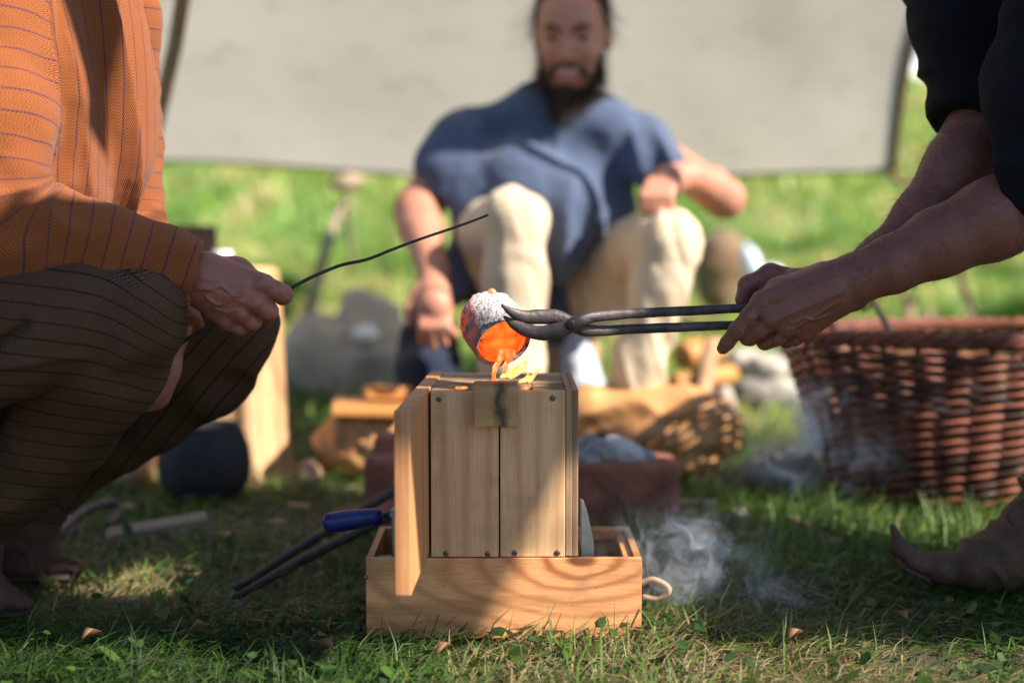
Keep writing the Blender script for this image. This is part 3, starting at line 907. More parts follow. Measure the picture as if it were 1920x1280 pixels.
for q in (P(686, 1082, 1.7995),):
    v, f = lathe([(0.0006, 0), (0.0026, 0.0002), (0.0024, 0.0012), (0.0008, 0.0014)], q, 12, (0, -1, 0)); obj('nail', v, f, M['screw'], T0)
s = Sdf(0.004)
s.ell((0.06, 1.90, 0.03), (0.09, 0.075, 0.035), 0.02).ell((-0.07, 1.9, 0.03), (0.09, 0.075, 0.03), 0.02)
v, f = s.mesh(1, lambda V, N: 0.004 * fbm(V * 60, 4))
tag(obj('casting_sand', v, f, M['ash']), 'grey casting sand lying inside the low pine box', 'sand', kind='stuff')

T1 = thing('casting_mould', 'tall plank casting mould with screws and a charred pouring block on top', 'wooden mould', (-0.01, 1.92, 0.106))
ZB, ZT = 0.1062, 0.3205
def up(name, x0, x1, y0, y1, z0, z1, m, par=T1, **k):
    return box(name, ((x0 + x1) / 2, (y0 + y1) / 2, (z0 + z1) / 2), (x1 - x0, y1 - y0, z1 - z0), M[m], par, **k)
up('front_plank', -0.1040, -0.0172, 1.8030, 1.8190, ZB, ZT - 0.001, 'mould', bev=0.0012)
up('front_plank', -0.0150, 0.0683, 1.8036, 1.8196, ZB, ZT, 'mould', bev=0.0012)
up('side_plank', 0.0692, 0.0775, 1.8045, 2.030, ZB + 0.001, ZT + 0.0005, 'edge', bev=0.0008)
up('side_plank', 0.0780, 0.0850, 1.8065, 2.032, ZB + 0.0005, ZT + 0.001, 'edge', bev=0.0008)
up('back_plank', -0.1040, 0.0685, 2.012, 2.029, ZB, ZT, 'mould')
up('core_panel', -0.1035, 0.0680, 1.8215, 1.832, ZB, 0.302, 'mould_top')
# top boards round the pouring hole
up('top_board', -0.1045, -0.030, 1.8205, 2.0105, 0.305, ZT - 0.0005, 'mould_top')
up('top_board', 0.0265, 0.0685, 1.8210, 2.0105, 0.305, ZT - 0.0010, 'mould_top')
up('top_board', -0.0292, 0.0257, 1.872, 2.0105, 0.305, ZT + 0.0004, 'mould_top')
up('pouring_block', -0.0487, 0.0070, 1.7885, 1.8180, 0.2765, 0.3325, 'mould_block', bev=0.0018)
s = Sdf(0.003); s.ell((-0.002, 1.848, 0.303), (0.030, 0.026, 0.012), 0.004)
v, f = s.mesh(1, lambda V, N: 0.002 * fbm(V * 120, 9)); obj('charred_sprue', v, f, M['charcoal'] if 'charcoal' in M else M['pot'], T1)
for k, (px, py) in enumerate(((823, 748), (1036, 746), (836, 1037), (914, 1038), (965, 1036), (1045, 1036))):
    q = P(px, py, 1.8034)
    sc = thing_s = None
    v, f = lathe([(0.0004, -0.001), (0.0036, -0.0006), (0.0040, 0.0002), (0.0034, 0.0009), (0.0012, 0.0006)], q, 16, (0, -1, 0))
    o = obj('screw', v, f, M['screw'], T1)
    v, f = join([(np.array([(q.x - a * 0.0022 - b * 0.0005, q.y - 0.0012, q.z - 0.0005 * a + b * 0.0022) for a, b in ((-1, 0.2), (1, 0.2), (1, -0.2), (-1, -0.2))]), [(0, 1, 2, 3)])])
    v2 = np.concatenate([v, v + [0, 0.0006, 0]])
    obj('slot', v2, [(0, 1, 2, 3), (7, 6, 5, 4), (0, 4, 5, 1), (1, 5, 6, 2), (2, 6, 7, 3), (3, 7, 4, 0)], M['pot'], o)
# the long side board standing out to the front
box('side_board', (-0.1160, 1.812, 0.2165), (0.0185, 0.437, 0.212), M['door'], T1, rot=(0, 0, R(-2.2)), bev=0.0014)
# ---- screw clamp across the mould
T2 = thing('clamp', 'steel screw clamp with a blue plastic handle squeezing the wooden mould', 'clamp', (-0.03, 1.85, 0.09))
def prism(name, pts, Y0, Y1, mat, parent, bev=0):
    A = [P(x, y, (Y0 + Y1) / 2) for x, y in pts]; n = len(A)
    V = [(p.x, Y0, p.z) for p in A] + [(p.x, Y1, p.z) for p in A]
    F = [tuple(range(n))[::-1], tuple(range(n, 2 * n))] + [(i, (i + 1) % n, n + (i + 1) % n, n + i) for i in range(n)]
    me = bpy.data.meshes.new(name); me.from_pydata(V, [], F)
    bm = bmesh.new(); bm.from_mesh(me); bmesh.ops.recalc_face_normals(bm, faces=bm.faces[:])
    if bev: bmesh.ops.bevel(bm, geom=bm.edges[:], offset=bev, segments=2, affect='EDGES')
    V = [tuple(v.co) for v in bm.verts]; F = [tuple(v.index for v in f.verts) for f in bm.faces]; bm.free()
    return obj(name, V, F, mat, parent, smooth=False)
prism('jaw', [(1088, 936), (1094, 938), (1101, 958), (1108, 990), (1113, 1018), (1113, 1050), (1109, 1056), (1092, 1056), (1088, 1048)], 1.826, 1.850, M['steel'], T2, 0.0012)
prism('sliding_arm', [(736, 952), (743, 952), (745, 1052), (737, 1052)], 1.838, 1.860, M['steel'], T2, 0.0008)
v, f = tube([P(740, 1046, 1.85), P(1090, 1046, 1.85)], 0.004, 10); obj('bar', v, f, M['steel'], T2)
thr = []
a, b = P(718, 966, 1.849), P(782, 958, 1.849)
for k in range(60):
    t = k / 59; thr.append(tuple(a.lerp(b, t)))
v, f = tube(thr, [0.0040 if k % 2 else 0.0029 for k in range(60)], 10); obj('screw_spindle', v, f, M['iron'], T2)
thr = [tuple(P(711, 1046, 1.845).lerp(P(742, 1045, 1.845), k / 39)) for k in range(40)]
v, f = tube(thr, [0.0042 if k % 2 else 0.0032 for k in range(40)], 10); obj('threaded_rod', v, f, M['steel'], T2)
v, f = lathe([(0.002, 0), (0.0075, 0.0), (0.0080, 0.003), (0.0075, 0.008), (0.002, 0.009)], P(731, 965, 1.849), 14, (1, 0, 0)); obj('collar', v, f, M['steel'], T2)
a, b = P(716, 966, 1.849), P(607, 981, 1.846)
hp = [tuple(a.lerp(b, k / 14)) for k in range(15)]
v, f = tube(hp, [0.0085, 0.0105, 0.0112, 0.0116, 0.0120, 0.0124, 0.0128, 0.0132, 0.0134, 0.0134, 0.0133, 0.0132, 0.0130, 0.0122, 0.0080], 24)
v = np.asarray(v).copy()
ctr = np.repeat(np.array(hp), 24, 0); rel = v - ctr
ang = np.tile(np.arange(24) / 24 * 2 * math.pi, 15)
ridge = 1 - 0.07 * (np.abs(np.sin(ang * 3)) < 0.30)
v = ctr + rel * ridge[:, None]
obj('handle', v, f, M['blue'], T2)

# ---- crucible with molten bronze
V3_ = lambda *a: Vector(a)
MO = P(944, 643, 1.822)
AX = Vector((0.36, -0.76, -0.54)).normalized()
T3 = thing('crucible', 'small crusted clay crucible glowing orange, tipped over the mould by tongs', 'crucible', MO)
def crucible():
    L = 0.082
    prof = [(0.0005, -L), (0.012, -L + 0.0005), (0.024, -L + 0.004), (0.032, -L + 0.012), (0.0380, -L + 0.024), (0.0410, -L + 0.04), (0.0408, -0.025), (0.0395, -0.012), (0.0385, -0.002), (0.0370, 0.0008), (0.0346, -0.001), (0.0334, -0.006), (0.0330, -0.014)]
    P2 = []
    for i in range(len(prof) - 1):
        for k in range(6):
            t = k / 6; P2.append((prof[i][0] * (1 - t) + prof[i + 1][0] * t, prof[i][1] * (1 - t) + prof[i + 1][1] * t))
    P2.append(prof[-1])
    v, f = lathe(P2, MO, 120, AX)
    f = f[:-2]
    v = np.array(v); c = np.array(MO + AX * -0.035)
    d = v - c; dn = d / (np.linalg.norm(d, axis=1)[:, None] + 1e-9)
    h = (v - np.array(MO)) @ np.array(AX)
    amp = np.clip((-h - 0.004) / 0.05, 0.15, 1.0)
    disp = 0.0042 * fbm(v * 75, 3, 4) + 0.0030 * np.maximum(0, fbm(v * 320, 6, 2))
    hook = np.exp(-((v - np.array(P(889, 543, 1.85))) ** 2).sum(1) / 0.006 ** 2) * 0.006
    v = v + dn * (disp * amp + hook)[:, None]
    obj('cup', v, f, M['crust'], T3, origin=MO + AX * -0.04)
    inner = [(0.0330, -0.004), (0.0320, -0.02), (0.0295, -0.035), (0.025, -0.05), (0.016, -0.062), (0.0005, -0.066)]
    P3 = []
    for i in range(len(inner) - 1):
        for k in range(4):
            t = k / 4; P3.append((inner[i][0] * (1 - t) + inner[i + 1][0] * t, inner[i][1] * (1 - t) + inner[i + 1][1] * t))
    P3.append(inner[-1])
    v, f = lathe(P3, MO, 64, AX, 0.02, 4)
    obj('glowing_lining', v, f[:-2], M['molten'], T3)
crucible()
# loose crust lumps on the foot
for k in range(9):
    g_ = random.Random(k)
    side = AX.orthogonal().normalized()
    q = Matrix.Rotation(g_.uniform(0, 6.28), 3, AX) @ side
    c = MO + AX * g_.uniform(-0.074, -0.05) + q * g_.uniform(0.028, 0.0335)
    if k == 0: c = MO + AX * -0.064 + (Vector((0, 0, 1)) - AX * AX.z).normalized() * 0.0365
    s = Sdf(0.0009); r = 0.0045 if k == 0 else g_.uniform(0.002, 0.0035)
    s.ell(c, (r, r * 0.8, r * 0.7), 0.002)
    v, f = s.mesh(0, lambda V, N: 0.0012 * fbm(V * 420, k)); obj('slag_lump', v, f, M['crust_hot'] if k in (0, 3, 6) else M['crust_pale'], T3)
# molten metal running over the lip
T4 = thing('molten_metal', 'bright orange molten bronze running from the crucible lip into the mould', 'molten metal', P(940, 700, 1.822))
s = Sdf(0.0009)
low = P(934, 690, 1.815)
LIP = MO + Vector((-0.004, 0.002, -0.0335))
s.cap(P(944, 660, 1.850), LIP + V3_(-0.006, -0.002, 0.003), 0.0065, 0.0030, 0.004, ((0, 1, 0.4), 0.4))
s.cap(P(960, 660, 1.848), LIP + V3_(0.006, -0.002, 0.004), 0.0060, 0.0024, 0.004, ((0, 1, 0.4), 0.4))
s.cap(LIP + V3_(-0.006, -0.002, 0.003), LIP + V3_(-0.0085, -0.003, -0.006), 0.0036, 0.0024, 0.002)
s.cap(LIP + V3_(-0.0085, -0.003, -0.006), LIP + V3_(-0.009, 0.000, -0.024), 0.0024, 0.0032, 0.002)
s.cap(LIP + V3_(0.006, -0.002, 0.004), LIP + V3_(0.006, -0.003, -0.005), 0.0028, 0.0014, 0.002)
v, f = s.mesh(2); obj('pour', v, f, M['melt'], T4)
s = Sdf(0.0012); s.ell((-0.018, 1.836, 0.3155), (0.018, 0.012, 0.003), 0.002); s.ell((0.012, 1.834, 0.3155), (0.010, 0.008, 0.003), 0.002)
v, f = s.mesh(1); obj('pool', v, f, M['melt'], T4)
for px, py, r in ((866, 718, 0.0036), (858, 726, 0.0022), (984, 722, 0.0030)):
    s = Sdf(0.0009); q = P(px, py, 1.835); q.z = 0.3215; s.ell(q, (r * 1.6, r, 0.0018), 0.002); s.ell(q + Vector((r * 1.3, r * 0.5, 0)), (r * 0.9, r * 0.6, 0.0014), 0.002); v, f = s.mesh(1, lambda V, N: 0.0006 * fbm(V * 500, 3)); obj('spatter', v, f, M['melt'], T4)
# flames
T5 = thing('flames', 'small yellow flames licking up from the pouring hole on the mould', 'flames', (0.0, 1.845, 0.318))
def flame_tongue(base, tip, w, seed, bend=0.3):
    n = 14; path = []
    b, t = Vector(base), Vector(tip)
    for k in range(n + 1):
        s_ = k / n
        p = b.lerp(t, s_)
        p.x += bend * w * math.sin(s_ * 5 + seed) ; p.y += 0.3 * w * math.sin(s_ * 4 + seed * 2)
        path.append(tuple(p))
    rad = [w * (0.55 + 1.1 * s_ * (1 - s_) * 2.2) * (1 - s_ ** 2.2) + 0.0002 for s_ in np.linspace(0, 1, n + 1)]
    v, f = tube(path, rad, 14, squash=0.5)
    v = v + (fbm(v * 160, seed)[:, None]) * 0.0012
    obj('flame_tongue', v, f, M['flame'], T5, origin=(base[0], base[1], base[2]))
for k, (a, b, w) in enumerate((((946, 706), (975, 684), 0.0030), ((952, 708), (1004, 668), 0.0050), ((960, 706), (990, 690), 0.0026), ((938, 708), (962, 693), 0.0026), ((945, 708), (952, 694), 0.0022),
                               ((962, 708), (972, 692), 0.0020), ((985, 712), (994, 692), 0.0024), ((976, 715), (1006, 702), 0.0032), ((990, 717), (1016, 688), 0.0028), ((972, 716), (1002, 708), 0.0026), ((950, 706), (985, 676), 0.0034))):
    flame_tongue(P(a[0], a[1], 1.838), P(b[0], b[1], 1.846), w, k)
# ---- tongs
def tongs():
    t = thing('tongs', 'long black forged iron tongs gripping the glowing crucible', 'tongs', P(1070, 607, 1.79))
    up_ = [P(1530, 569, 1.825), P(1460, 573, 1.818), P(1385, 578, 1.812), P(1260, 584, 1.805), P(1180, 588, 1.80), P(1120, 593, 1.79), P(1090, 600, 1.78), P(1068, 611, 1.782), P(1042, 621, 1.784), P(1012, 624, 1.787), P(984, 618, 1.789), P(962, 606, 1.791), P(944, 593, 1.794)]
    dn_ = [P(1500, 608, 1.84), P(1440, 610, 1.835), P(1365, 610, 1.828), P(1260, 614, 1.822), P(1180, 617, 1.815), P(1125, 620, 1.805), P(1092, 617, 1.797), P(1066, 604, 1.80), P(1040, 594, 1.80), P(1010, 594, 1.797), P(984, 594, 1.793), P(960, 585, 1.788), P(940, 571, 1.785)]
    for pts, nm in ((up_, 'lower_jaw'), (dn_, 'upper_jaw')):
        path = catmull(pts, 8); n = len(path)
        rad = np.interp(np.linspace(0, 1, n), np.linspace(0, 1, 13), [0.0052, 0.0056, 0.006, 0.0062, 0.0064, 0.0070, 0.0086, 0.0094, 0.0098, 0.0096, 0.0086, 0.0062, 0.0016])
        v, f = tube(path, rad, 12, squash=0.62)
        v = v + normals(v, np.array([q for q in f if len(q) == 4])) * (0.0007 * fbm(v * 130, 2))[:, None]
        obj('arm', v, f, M['iron_hot'], t)
    s = Sdf(0.001); c = P(1070, 609, 1.7765); s.ell(c, (0.0072, 0.0034, 0.0070), 0.001); v, f = s.mesh(1, lambda V, N: 0.0004 * fbm(V * 200, 2)); obj('rivet', v, f, M['iron'], t)
tongs()
# ---- iron rod held by the man in orange
path = catmull([P(915, 403, 1.90), P(860, 424, 1.88), P(800, 444, 1.86), P(740, 466, 1.835), P(690, 486, 1.82), P(640, 497, 1.81), P(590, 517, 1.80), P(545, 540, 1.79), P(500, 563, 1.79), P(440, 592, 1.785), P(400, 608, 1.78), P(345, 640, 1.78), P(300, 675, 1.80), P(240, 720, 1.82)], 6)
v, f = tube(path, [0.0017, 0.0022, 0.0025, 0.0027], 10); v = v + (fbm(v * 30, 1)[:, None]) * 0.0006
tag(obj('iron_rod', v, f, M['iron']), 'thin bent black iron rod held in the hand of the man in orange', 'rod')
# ---------------------------------------------------------------- people
def V3(*a): return Vector(a)
P_real = P
def P(px, py, Y):
    # people's limbs stand a hand's breadth further back than first measured
    return P_real(px, py, Y + 0.07 if Y < 1.75 else (Y + 0.07 * (1.9 - Y) / 0.15 if Y < 1.9 else Y))
def head(S, c, fwd, up=(0, 0, 1), s=1.0):
    f = Vector(fwd).normalized(); u = (Vector(up) - f * f.dot(Vector(up))).normalized(); r = f.cross(u)
    Mx = np.array([list(r), list(f), list(u)]).T
    def q(x, y, z): return Vector(c) + (r * x + f * y + u * z) * s
    E = lambda p, rad, k, sign=1: S.ell(q(*p), tuple(v * s for v in rad), k, Mx, sign)
    E((0, -0.015, 0.040), (0.074, 0.094, 0.080), 0.02)
    E((0, 0.020, -0.010), (0.064, 0.070, 0.085), 0.03)
    E((0, 0.045, -0.075), (0.044, 0.042, 0.036), 0.03)
    for sx in (-1, 1): E((sx * 0.036, 0.066, -0.022), (0.024, 0.020, 0.018), 0.015); E((sx * 0.031, 0.082, 0.020), (0.017, 0.006, 0.006), 0.004)
    for sx in (-1, 1):
        E((sx * 0.031, 0.088, 0.014), (0.016, 0.012, 0.011), 0.010, -1)
        S.cap(q(sx * 0.012, 0.083, 0.031), q(sx * 0.045, 0.070, 0.033), 0.008 * s, 0.006 * s, 0.010)
        E((sx * 0.075, -0.012, -0.004), (0.010, 0.018, 0.031), 0.006)
    S.cap(q(0, 0.082, 0.022), q(0, 0.110, -0.020), 0.008 * s, 0.013 * s, 0.008)
    E((0.011, 0.092, -0.026), (0.008, 0.009, 0.007), 0.006); E((-0.011, 0.092, -0.026), (0.008, 0.009, 0.007), 0.006)
    E((0, 0.082, -0.058), (0.024, 0.012, 0.010), 0.010)
    return q, Mx
def add_eyes(q, s, par):
    for sx in (-1, 1):
        v, f = lathe([(0.0001, -0.010), (0.007, -0.0065), (0.010, 0), (0.007, 0.0065), (0.0001, 0.010)], q(sx * 0.031, 0.0715, 0.011), 16)
        obj('eye', v, f, M['eye'], par)
def cat(*ms):
    Vs, Fs, o = [], [], 0
    for V, F in ms: Vs.append(V); Fs.append(F + o); o += len(V)
    return np.concatenate(Vs), np.concatenate(Fs)
def vein(V, N, pts, amp=0.0012, w=0.0019, Y=1.7, front=True):
    """a raised line running over the side of the hand that is turned to the front"""
    A = np.array([tuple(P(x, y, Y)) for x, y in pts])[:, [0, 2]]
    A = catmull([(a[0], a[1], 0) for a in A], 5)[:, :2]
    X = V[:, [0, 2]]; d = np.full(len(V), 9.0)
    for i in range(len(A) - 1):
        ab = A[i + 1] - A[i]; t = np.clip(((X - A[i]) @ ab) / (ab @ ab), 0, 1)
        d = np.minimum(d, np.linalg.norm(X - A[i] - t[:, None] * ab, axis=1))
    return amp * np.exp(-(d / w) ** 2) * np.clip(-N[:, 1] * 1.6, 0, 1)
def folds(ax, an, seed, amp, ka, kb, warp=0.6):
    q = np.stack([ax * ka, np.cos(an) * kb, np.sin(an) * kb], -1)
    n = vnoise(q + warp * np.stack([vnoise(q * 0.7, seed + 9)] * 3, -1), seed)
    n2 = vnoise(q * 2.1, seed + 3)
    return amp * ((1 - np.abs(n) * 2.2) * 0.8 + n2 * 0.35)
def strands(name, roots, dirs, ln, w, mat, parent, sag=0.4, seed=0):
    g = np.random.default_rng(seed); Vs, Fs = [], []
    n = len(roots); roots = np.asarray(roots); dirs = np.asarray(dirs)
    L = g.uniform(0.6, 1.2, n) * ln
    side = np.cross(dirs, g.normal(0, 1, (n, 3))); side /= np.linalg.norm(side, axis=1)[:, None] + 1e-9
    bend = g.normal(0, 0.35, (n, 3)); bend[:, 2] -= sag
    p0 = roots; p1 = p0 + dirs * (L * 0.5)[:, None] + bend * (L * 0.12)[:, None]; p2 = p1 + (dirs + bend * 0.8) * (L * 0.5)[:, None]
    V = np.stack([p0 - side * w, p0 + side * w, p1 - side * w * 0.8, p1 + side * w * 0.8, p2 - side * w * 0.15, p2 + side * w * 0.15], 1).reshape(-1, 3)
    b = np.arange(n)[:, None] * 6
    F = np.concatenate([b + [0, 1, 3, 2], b + [2, 3, 5, 4]])
    return tag(obj(name, V, F, mat, parent), kind='stuff')

# ============ the crouching man in orange, on the left
PL = thing('person', 'person crouching at left in orange herringbone shirt and brown striped trousers, holding an iron rod', 'person', (-0.70, 1.9, 0))
wr = P(352, 520, 1.685)
S = Sdf(0.00135)
F_ = lambda S, pts, rad, k=0.006: S.chain([P(*p) for p in pts], rad, k)
S.cap(P(300, 505, 1.675), P(372, 520, 1.690), 0.027, 0.0255, 0.01, ((0.1, 1, 0), 0.75))
mc = dict(i=(493, 533, 1.690), m=(478, 566, 1.685), r=(452, 588, 1.690), p=(424, 601, 1.700))
for k_, (w0, r0, r1) in dict(i=((388, 505, 1.695), 0.021, 0.0140), m=((384, 522, 1.688), 0.021, 0.0125), r=((380, 538, 1.690), 0.020, 0.0120), p=((376, 552, 1.700), 0.018, 0.0115)).items():
    S.cap(P(*w0), P(*mc[k_]), r0, r1, 0.013)
F_(S, [(390, 508, 1.712), (445, 512, 1.725), (492, 536, 1.722), (522, 552, 1.718)], [0.021, 0.018, 0.0115, 0.0092], 0.012)
F_(S, [mc['i'], (518, 545, 1.694), (531, 552, 1.700), (529, 558, 1.716)], [0.0125, 0.0112, 0.0118, 0.0098], 0.005)
F_(S, [mc['m'], (505, 584, 1.692), (498, 592, 1.714), (470, 580, 1.724)], [0.0118, 0.0112, 0.0105, 0.009], 0.004)
F_(S, [mc['r'], (474, 604, 1.698), (468, 606, 1.718), (446, 590, 1.726)], [0.0112, 0.0102, 0.0098, 0.0085], 0.004)
F_(S, [mc['p'], (450, 614, 1.705), (444, 612, 1.722), (424, 598, 1.728)], [0.0105, 0.0090, 0.0088, 0.0080], 0.004)
for k_ in 'mrp': S.ell(P(mc[k_][0] + 1, mc[k_][1] + 1, mc[k_][2] - 0.007), (0.0065, 0.006, 0.006), 0.006)
S.ell(P(492, 532, 1.680), (0.008, 0.006, 0.007), 0.008)
def handdisp(V, N):
    d = vein(V, N, [(385, 540), (408, 538), (425, 534), (438, 545), (450, 553), (464, 545)], 0.0026, 0.0024)
    d += vein(V, N, [(398, 556), (415, 568), (428, 566), (438, 552)], 0.0023, 0.0022)
    d += vein(V, N, [(410, 575), (432, 583), (452, 578)], 0.0016, 0.0018)
    d += vein(V, N, [(392, 520), (440, 528), (480, 533)], 0.0009, 0.0030)
    d += vein(V, N, [(392, 535), (440, 556), (474, 568)], 0.0009, 0.0026)
    d -= vein(V, N, [(503, 552), (500, 540)], 0.0010, 0.0012) + vein(V, N, [(527, 545), (529, 556)], 0.0005, 0.0010)
    d += 0.00035 * fbm(V * 260, 3) + 0.0007 * fbm(V * 60, 5)
    return d
handm = S.mesh(2, handdisp)
S = Sdf(0.006)
neck = V3(-0.56, 1.87, 0.86)
S.cap((-0.82, 1.83, 0.34), (-0.66, 1.85, 0.60), 0.10, 0.11, 0.05).cap((-0.66, 1.85, 0.60), (-0.62, 1.86, 0.78), 0.11, 0.09, 0.05)
S.cap((-0.60, 1.86, 0.80), (-0.56, 1.87, 0.93), 0.055, 0.05, 0.03)
sh_n, el_n = P(-18, 20, 1.68), P(-6, 428, 1.61)
S.cap((-0.62, 1.84, 0.78), sh_n, 0.06, 0.05, 0.04).cap(sh_n, el_n, 0.045, 0.036, 0.02).cap(el_n, P(330, 510, 1.68), 0.036, 0.024, 0.02)
sh_f, el_f = P(218, 30, 2.00), P(236, 440, 1.97)
S.cap((-0.62, 1.88, 0.78), sh_f, 0.06, 0.045, 0.04).cap(sh_f, el_f, 0.042, 0.034, 0.02).cap(el_f, P(322, 610, 1.83), 0.033, 0.024, 0.02)
# far hand hanging between the legs
F_(S, [(322, 610, 1.83), (300, 690, 1.81)], [0.025, 0.024], 0.015)
F_(S, [(300, 690, 1.81), (285, 735, 1.80)], [0.028, 0.026], 0.01)
for dx, e in ((0, 0.0), (-14, 0.012), (-26, 0.02), (-38, 0.03)):
    F_(S, [(292 + dx * 0.3, 730, 1.80 + e), (266 + dx, 758 + abs(dx) * 0.5, 1.80 + e), (240 + dx, 778 + abs(dx) * 0.5, 1.81 + e)], [0.011, 0.010, 0.008], 0.004)
F_(S, [(306, 695, 1.80), (300, 730, 1.785), (288, 748, 1.78)], [0.015, 0.011, 0.008], 0.006)
kn_n, an_n = P(238, 600, 1.665), V3(-0.74, 1.90, 0.115)
kn_f, an_f = P(437, 622, 2.0), P(52, 985, 2.09)
S.cap((-0.86, 1.76, 0.30), P(60, 598, 1.69), 0.05, 0.045, 0.02).cap(P(60, 598, 1.69), kn_n, 0.045, 0.042, 0.02).chain([kn_n, P(120, 790, 1.76), an_n], [0.042, 0.036, 0.034], 0.02)
S.cap((-0.84, 1.93, 0.30), kn_f, 0.075, 0.042, 0.03).chain([kn_f, P(290, 757, 2.05), P(112, 890, 2.088), an_f], [0.036, 0.034, 0.028, 0.028], 0.01)
qh, Mh = head(S, (-0.53, 1.87, 1.00), (0.80, 0.05, -0.55))
rest = S.mesh(2)
V, F = cat(handm, rest)
obj('body', V, F, M['skin_a'], PL)
add_eyes(qh, 1, PL)
s = Sdf(0.006)
s.ell(qh(0, -0.03, 0.055), (0.084, 0.10, 0.085), 0.02, Mh).ell(qh(0, -0.07, -0.01), (0.078, 0.055, 0.09), 0.03, Mh)
v, f = s.mesh(1, lambda V, N: 0.005 * fbm(V * 55, 2)); obj('hair', v, f, M['hair'], PL)
s = Sdf(0.004)
s.ell(qh(0, 0.055, -0.09), (0.05, 0.045, 0.045), 0.02, Mh).cap(qh(0, 0.07, -0.10), P(183, -26, 1.86), 0.035, 0.022, 0.02)
v, f = s.mesh(1, lambda V, N: 0.004 * fbm(V * 75, 2)); obj('beard', v, f, M['hair'], PL)
# shirt
S = Sdf(0.0033)
ce = P(356, 514, 1.686)
near_arm = [sh_n + V3(-0.01, 0.03, 0.05), sh_n, P(-2, 220, 1.635), el_n, P(90, 440, 1.635), P(200, 465, 1.66), P(300, 493, 1.675), ce + V3(0.012, 0, -0.003)]
near_rad = [0.064, 0.066, 0.059, 0.054, 0.050, 0.046, 0.042, 0.0385]
far_arm = [sh_f + V3(-0.02, 0, 0.05), sh_f, P(222, 250, 1.99), el_f, P(296, 560, 1.87), P(334, 622, 1.83)]
far_rad = [0.056, 0.056, 0.054, 0.052, 0.040, 0.032]
torso = [V3(-0.83, 1.83, 0.36), V3(-0.70, 1.845, 0.55), V3(-0.625, 1.86, 0.70), V3(-0.60, 1.865, 0.83)]
torso_rad = [0.155, 0.158, 0.142, 0.105]
S.chain(torso, torso_rad, 0.05)
S.cap(torso[1] + V3(0.075, -0.01, -0.07), P(165, 300, 1.82), 0.070, 0.070, 0.05).cap(P(165, 300, 1.82), P(165, 60, 1.84), 0.070, 0.06, 0.05)
S.chain(near_arm, near_rad, 0.022)
S.chain(far_arm, far_rad, 0.018)
d_ = (near_arm[-1] - near_arm[-2]).normalized()
S.ell(ce + (d_ + V3(0.12, 0, 0.10)).normalized() * 0.172, (0.17, 0.17, 0.17), 0.002, sign=-1)
d2 = (far_arm[-1] - far_arm[-2]).normalized()
S.ell(far_arm[-1] + d2 * 0.10, (0.10, 0.10, 0.10), 0.002, sign=-1)
front1, front2 = [torso[1] + V3(0.075, -0.01, -0.07), P(165, 300, 1.82), P(165, 60, 1.84)], [0.070, 0.070, 0.06]
limbs = [(torso, torso_rad, True, 0.0), (near_arm, near_rad, False, 0.0), (far_arm, far_rad, False, 0.01), (front1, front2, True, 0.0)]
def shirtdisp(V, N):
    _, ax, an, li = bone_uv(V, np.zeros((1, 4), int), limbs)
    d = np.zeros(len(V))
    t = (li == 0) | (li == 3)
    uu = V[t, 0] + V[t, 1]
    qf = np.stack([uu * 13 + V[t, 2] * 2.5, V[t, 2] * 2.2, 0 * uu], -1)
    d[t] = 0.016 * (0.6 - 2.2 * np.abs(vnoise(qf, 5))) + 0.004 * fbm(V[t] * 20, 3)
    s1 = li == 1
    el = np.exp(-((ax[s1] - 0.33) / 0.07) ** 2)
    d[s1] = folds(ax[s1], an[s1], 12, 0.0060, 15, 1.1, 0.6) * (0.8 + 0.9 * el) + 0.0028 * fbm(V[s1] * 22, 4)
    s2 = li == 2
    d[s2] = folds(ax[s2], an[s2], 21, 0.0055, 20, 0.9, 0.5)
    # fade where limbs meet so that no step is left
    dn = np.full(len(V), 9.0)
    D = []
    for pts, rad, _, _ in limbs[:3]:
        b = np.full(len(V), 9.0)
        for i in range(len(pts) - 1):
            a0, b0 = np.array(pts[i]), np.array(pts[i + 1]); ab = b0 - a0
            tt = np.clip(((V - a0) @ ab) / (ab @ ab), 0, 1)
            b = np.minimum(b, np.linalg.norm(V - a0 - tt[:, None] * ab, axis=1) - (rad[i] + (rad[i + 1] - rad[i]) * tt))
        D.append(b)
    D = np.sort(np.array(D), axis=0)
    return d * np.clip((D[1] - D[0]) / 0.02, 0, 1)
V, F = S.mesh(2, shirtdisp)
uv, _, _, li = bone_uv(V, F, limbs)
pl = np.stack([(V[:, 0] + V[:, 1])[F], V[:, 2][F]], -1).reshape(-1, 2)
tor = np.repeat(((li[F] == 0) | (li[F] == 3)).sum(1) >= 3, 4)
uv = np.where(tor[:, None], pl, uv)
obj('shirt', V, F, M['shirt'], PL, uv=uv)
s = Sdf(0.0035); s.ell(P(346, 598, 1.80), (0.010, 0.012, 0.022), 0.006); s.cap(P(345, 575, 1.80), P(352, 615, 1.80), 0.010, 0.008, 0.005)
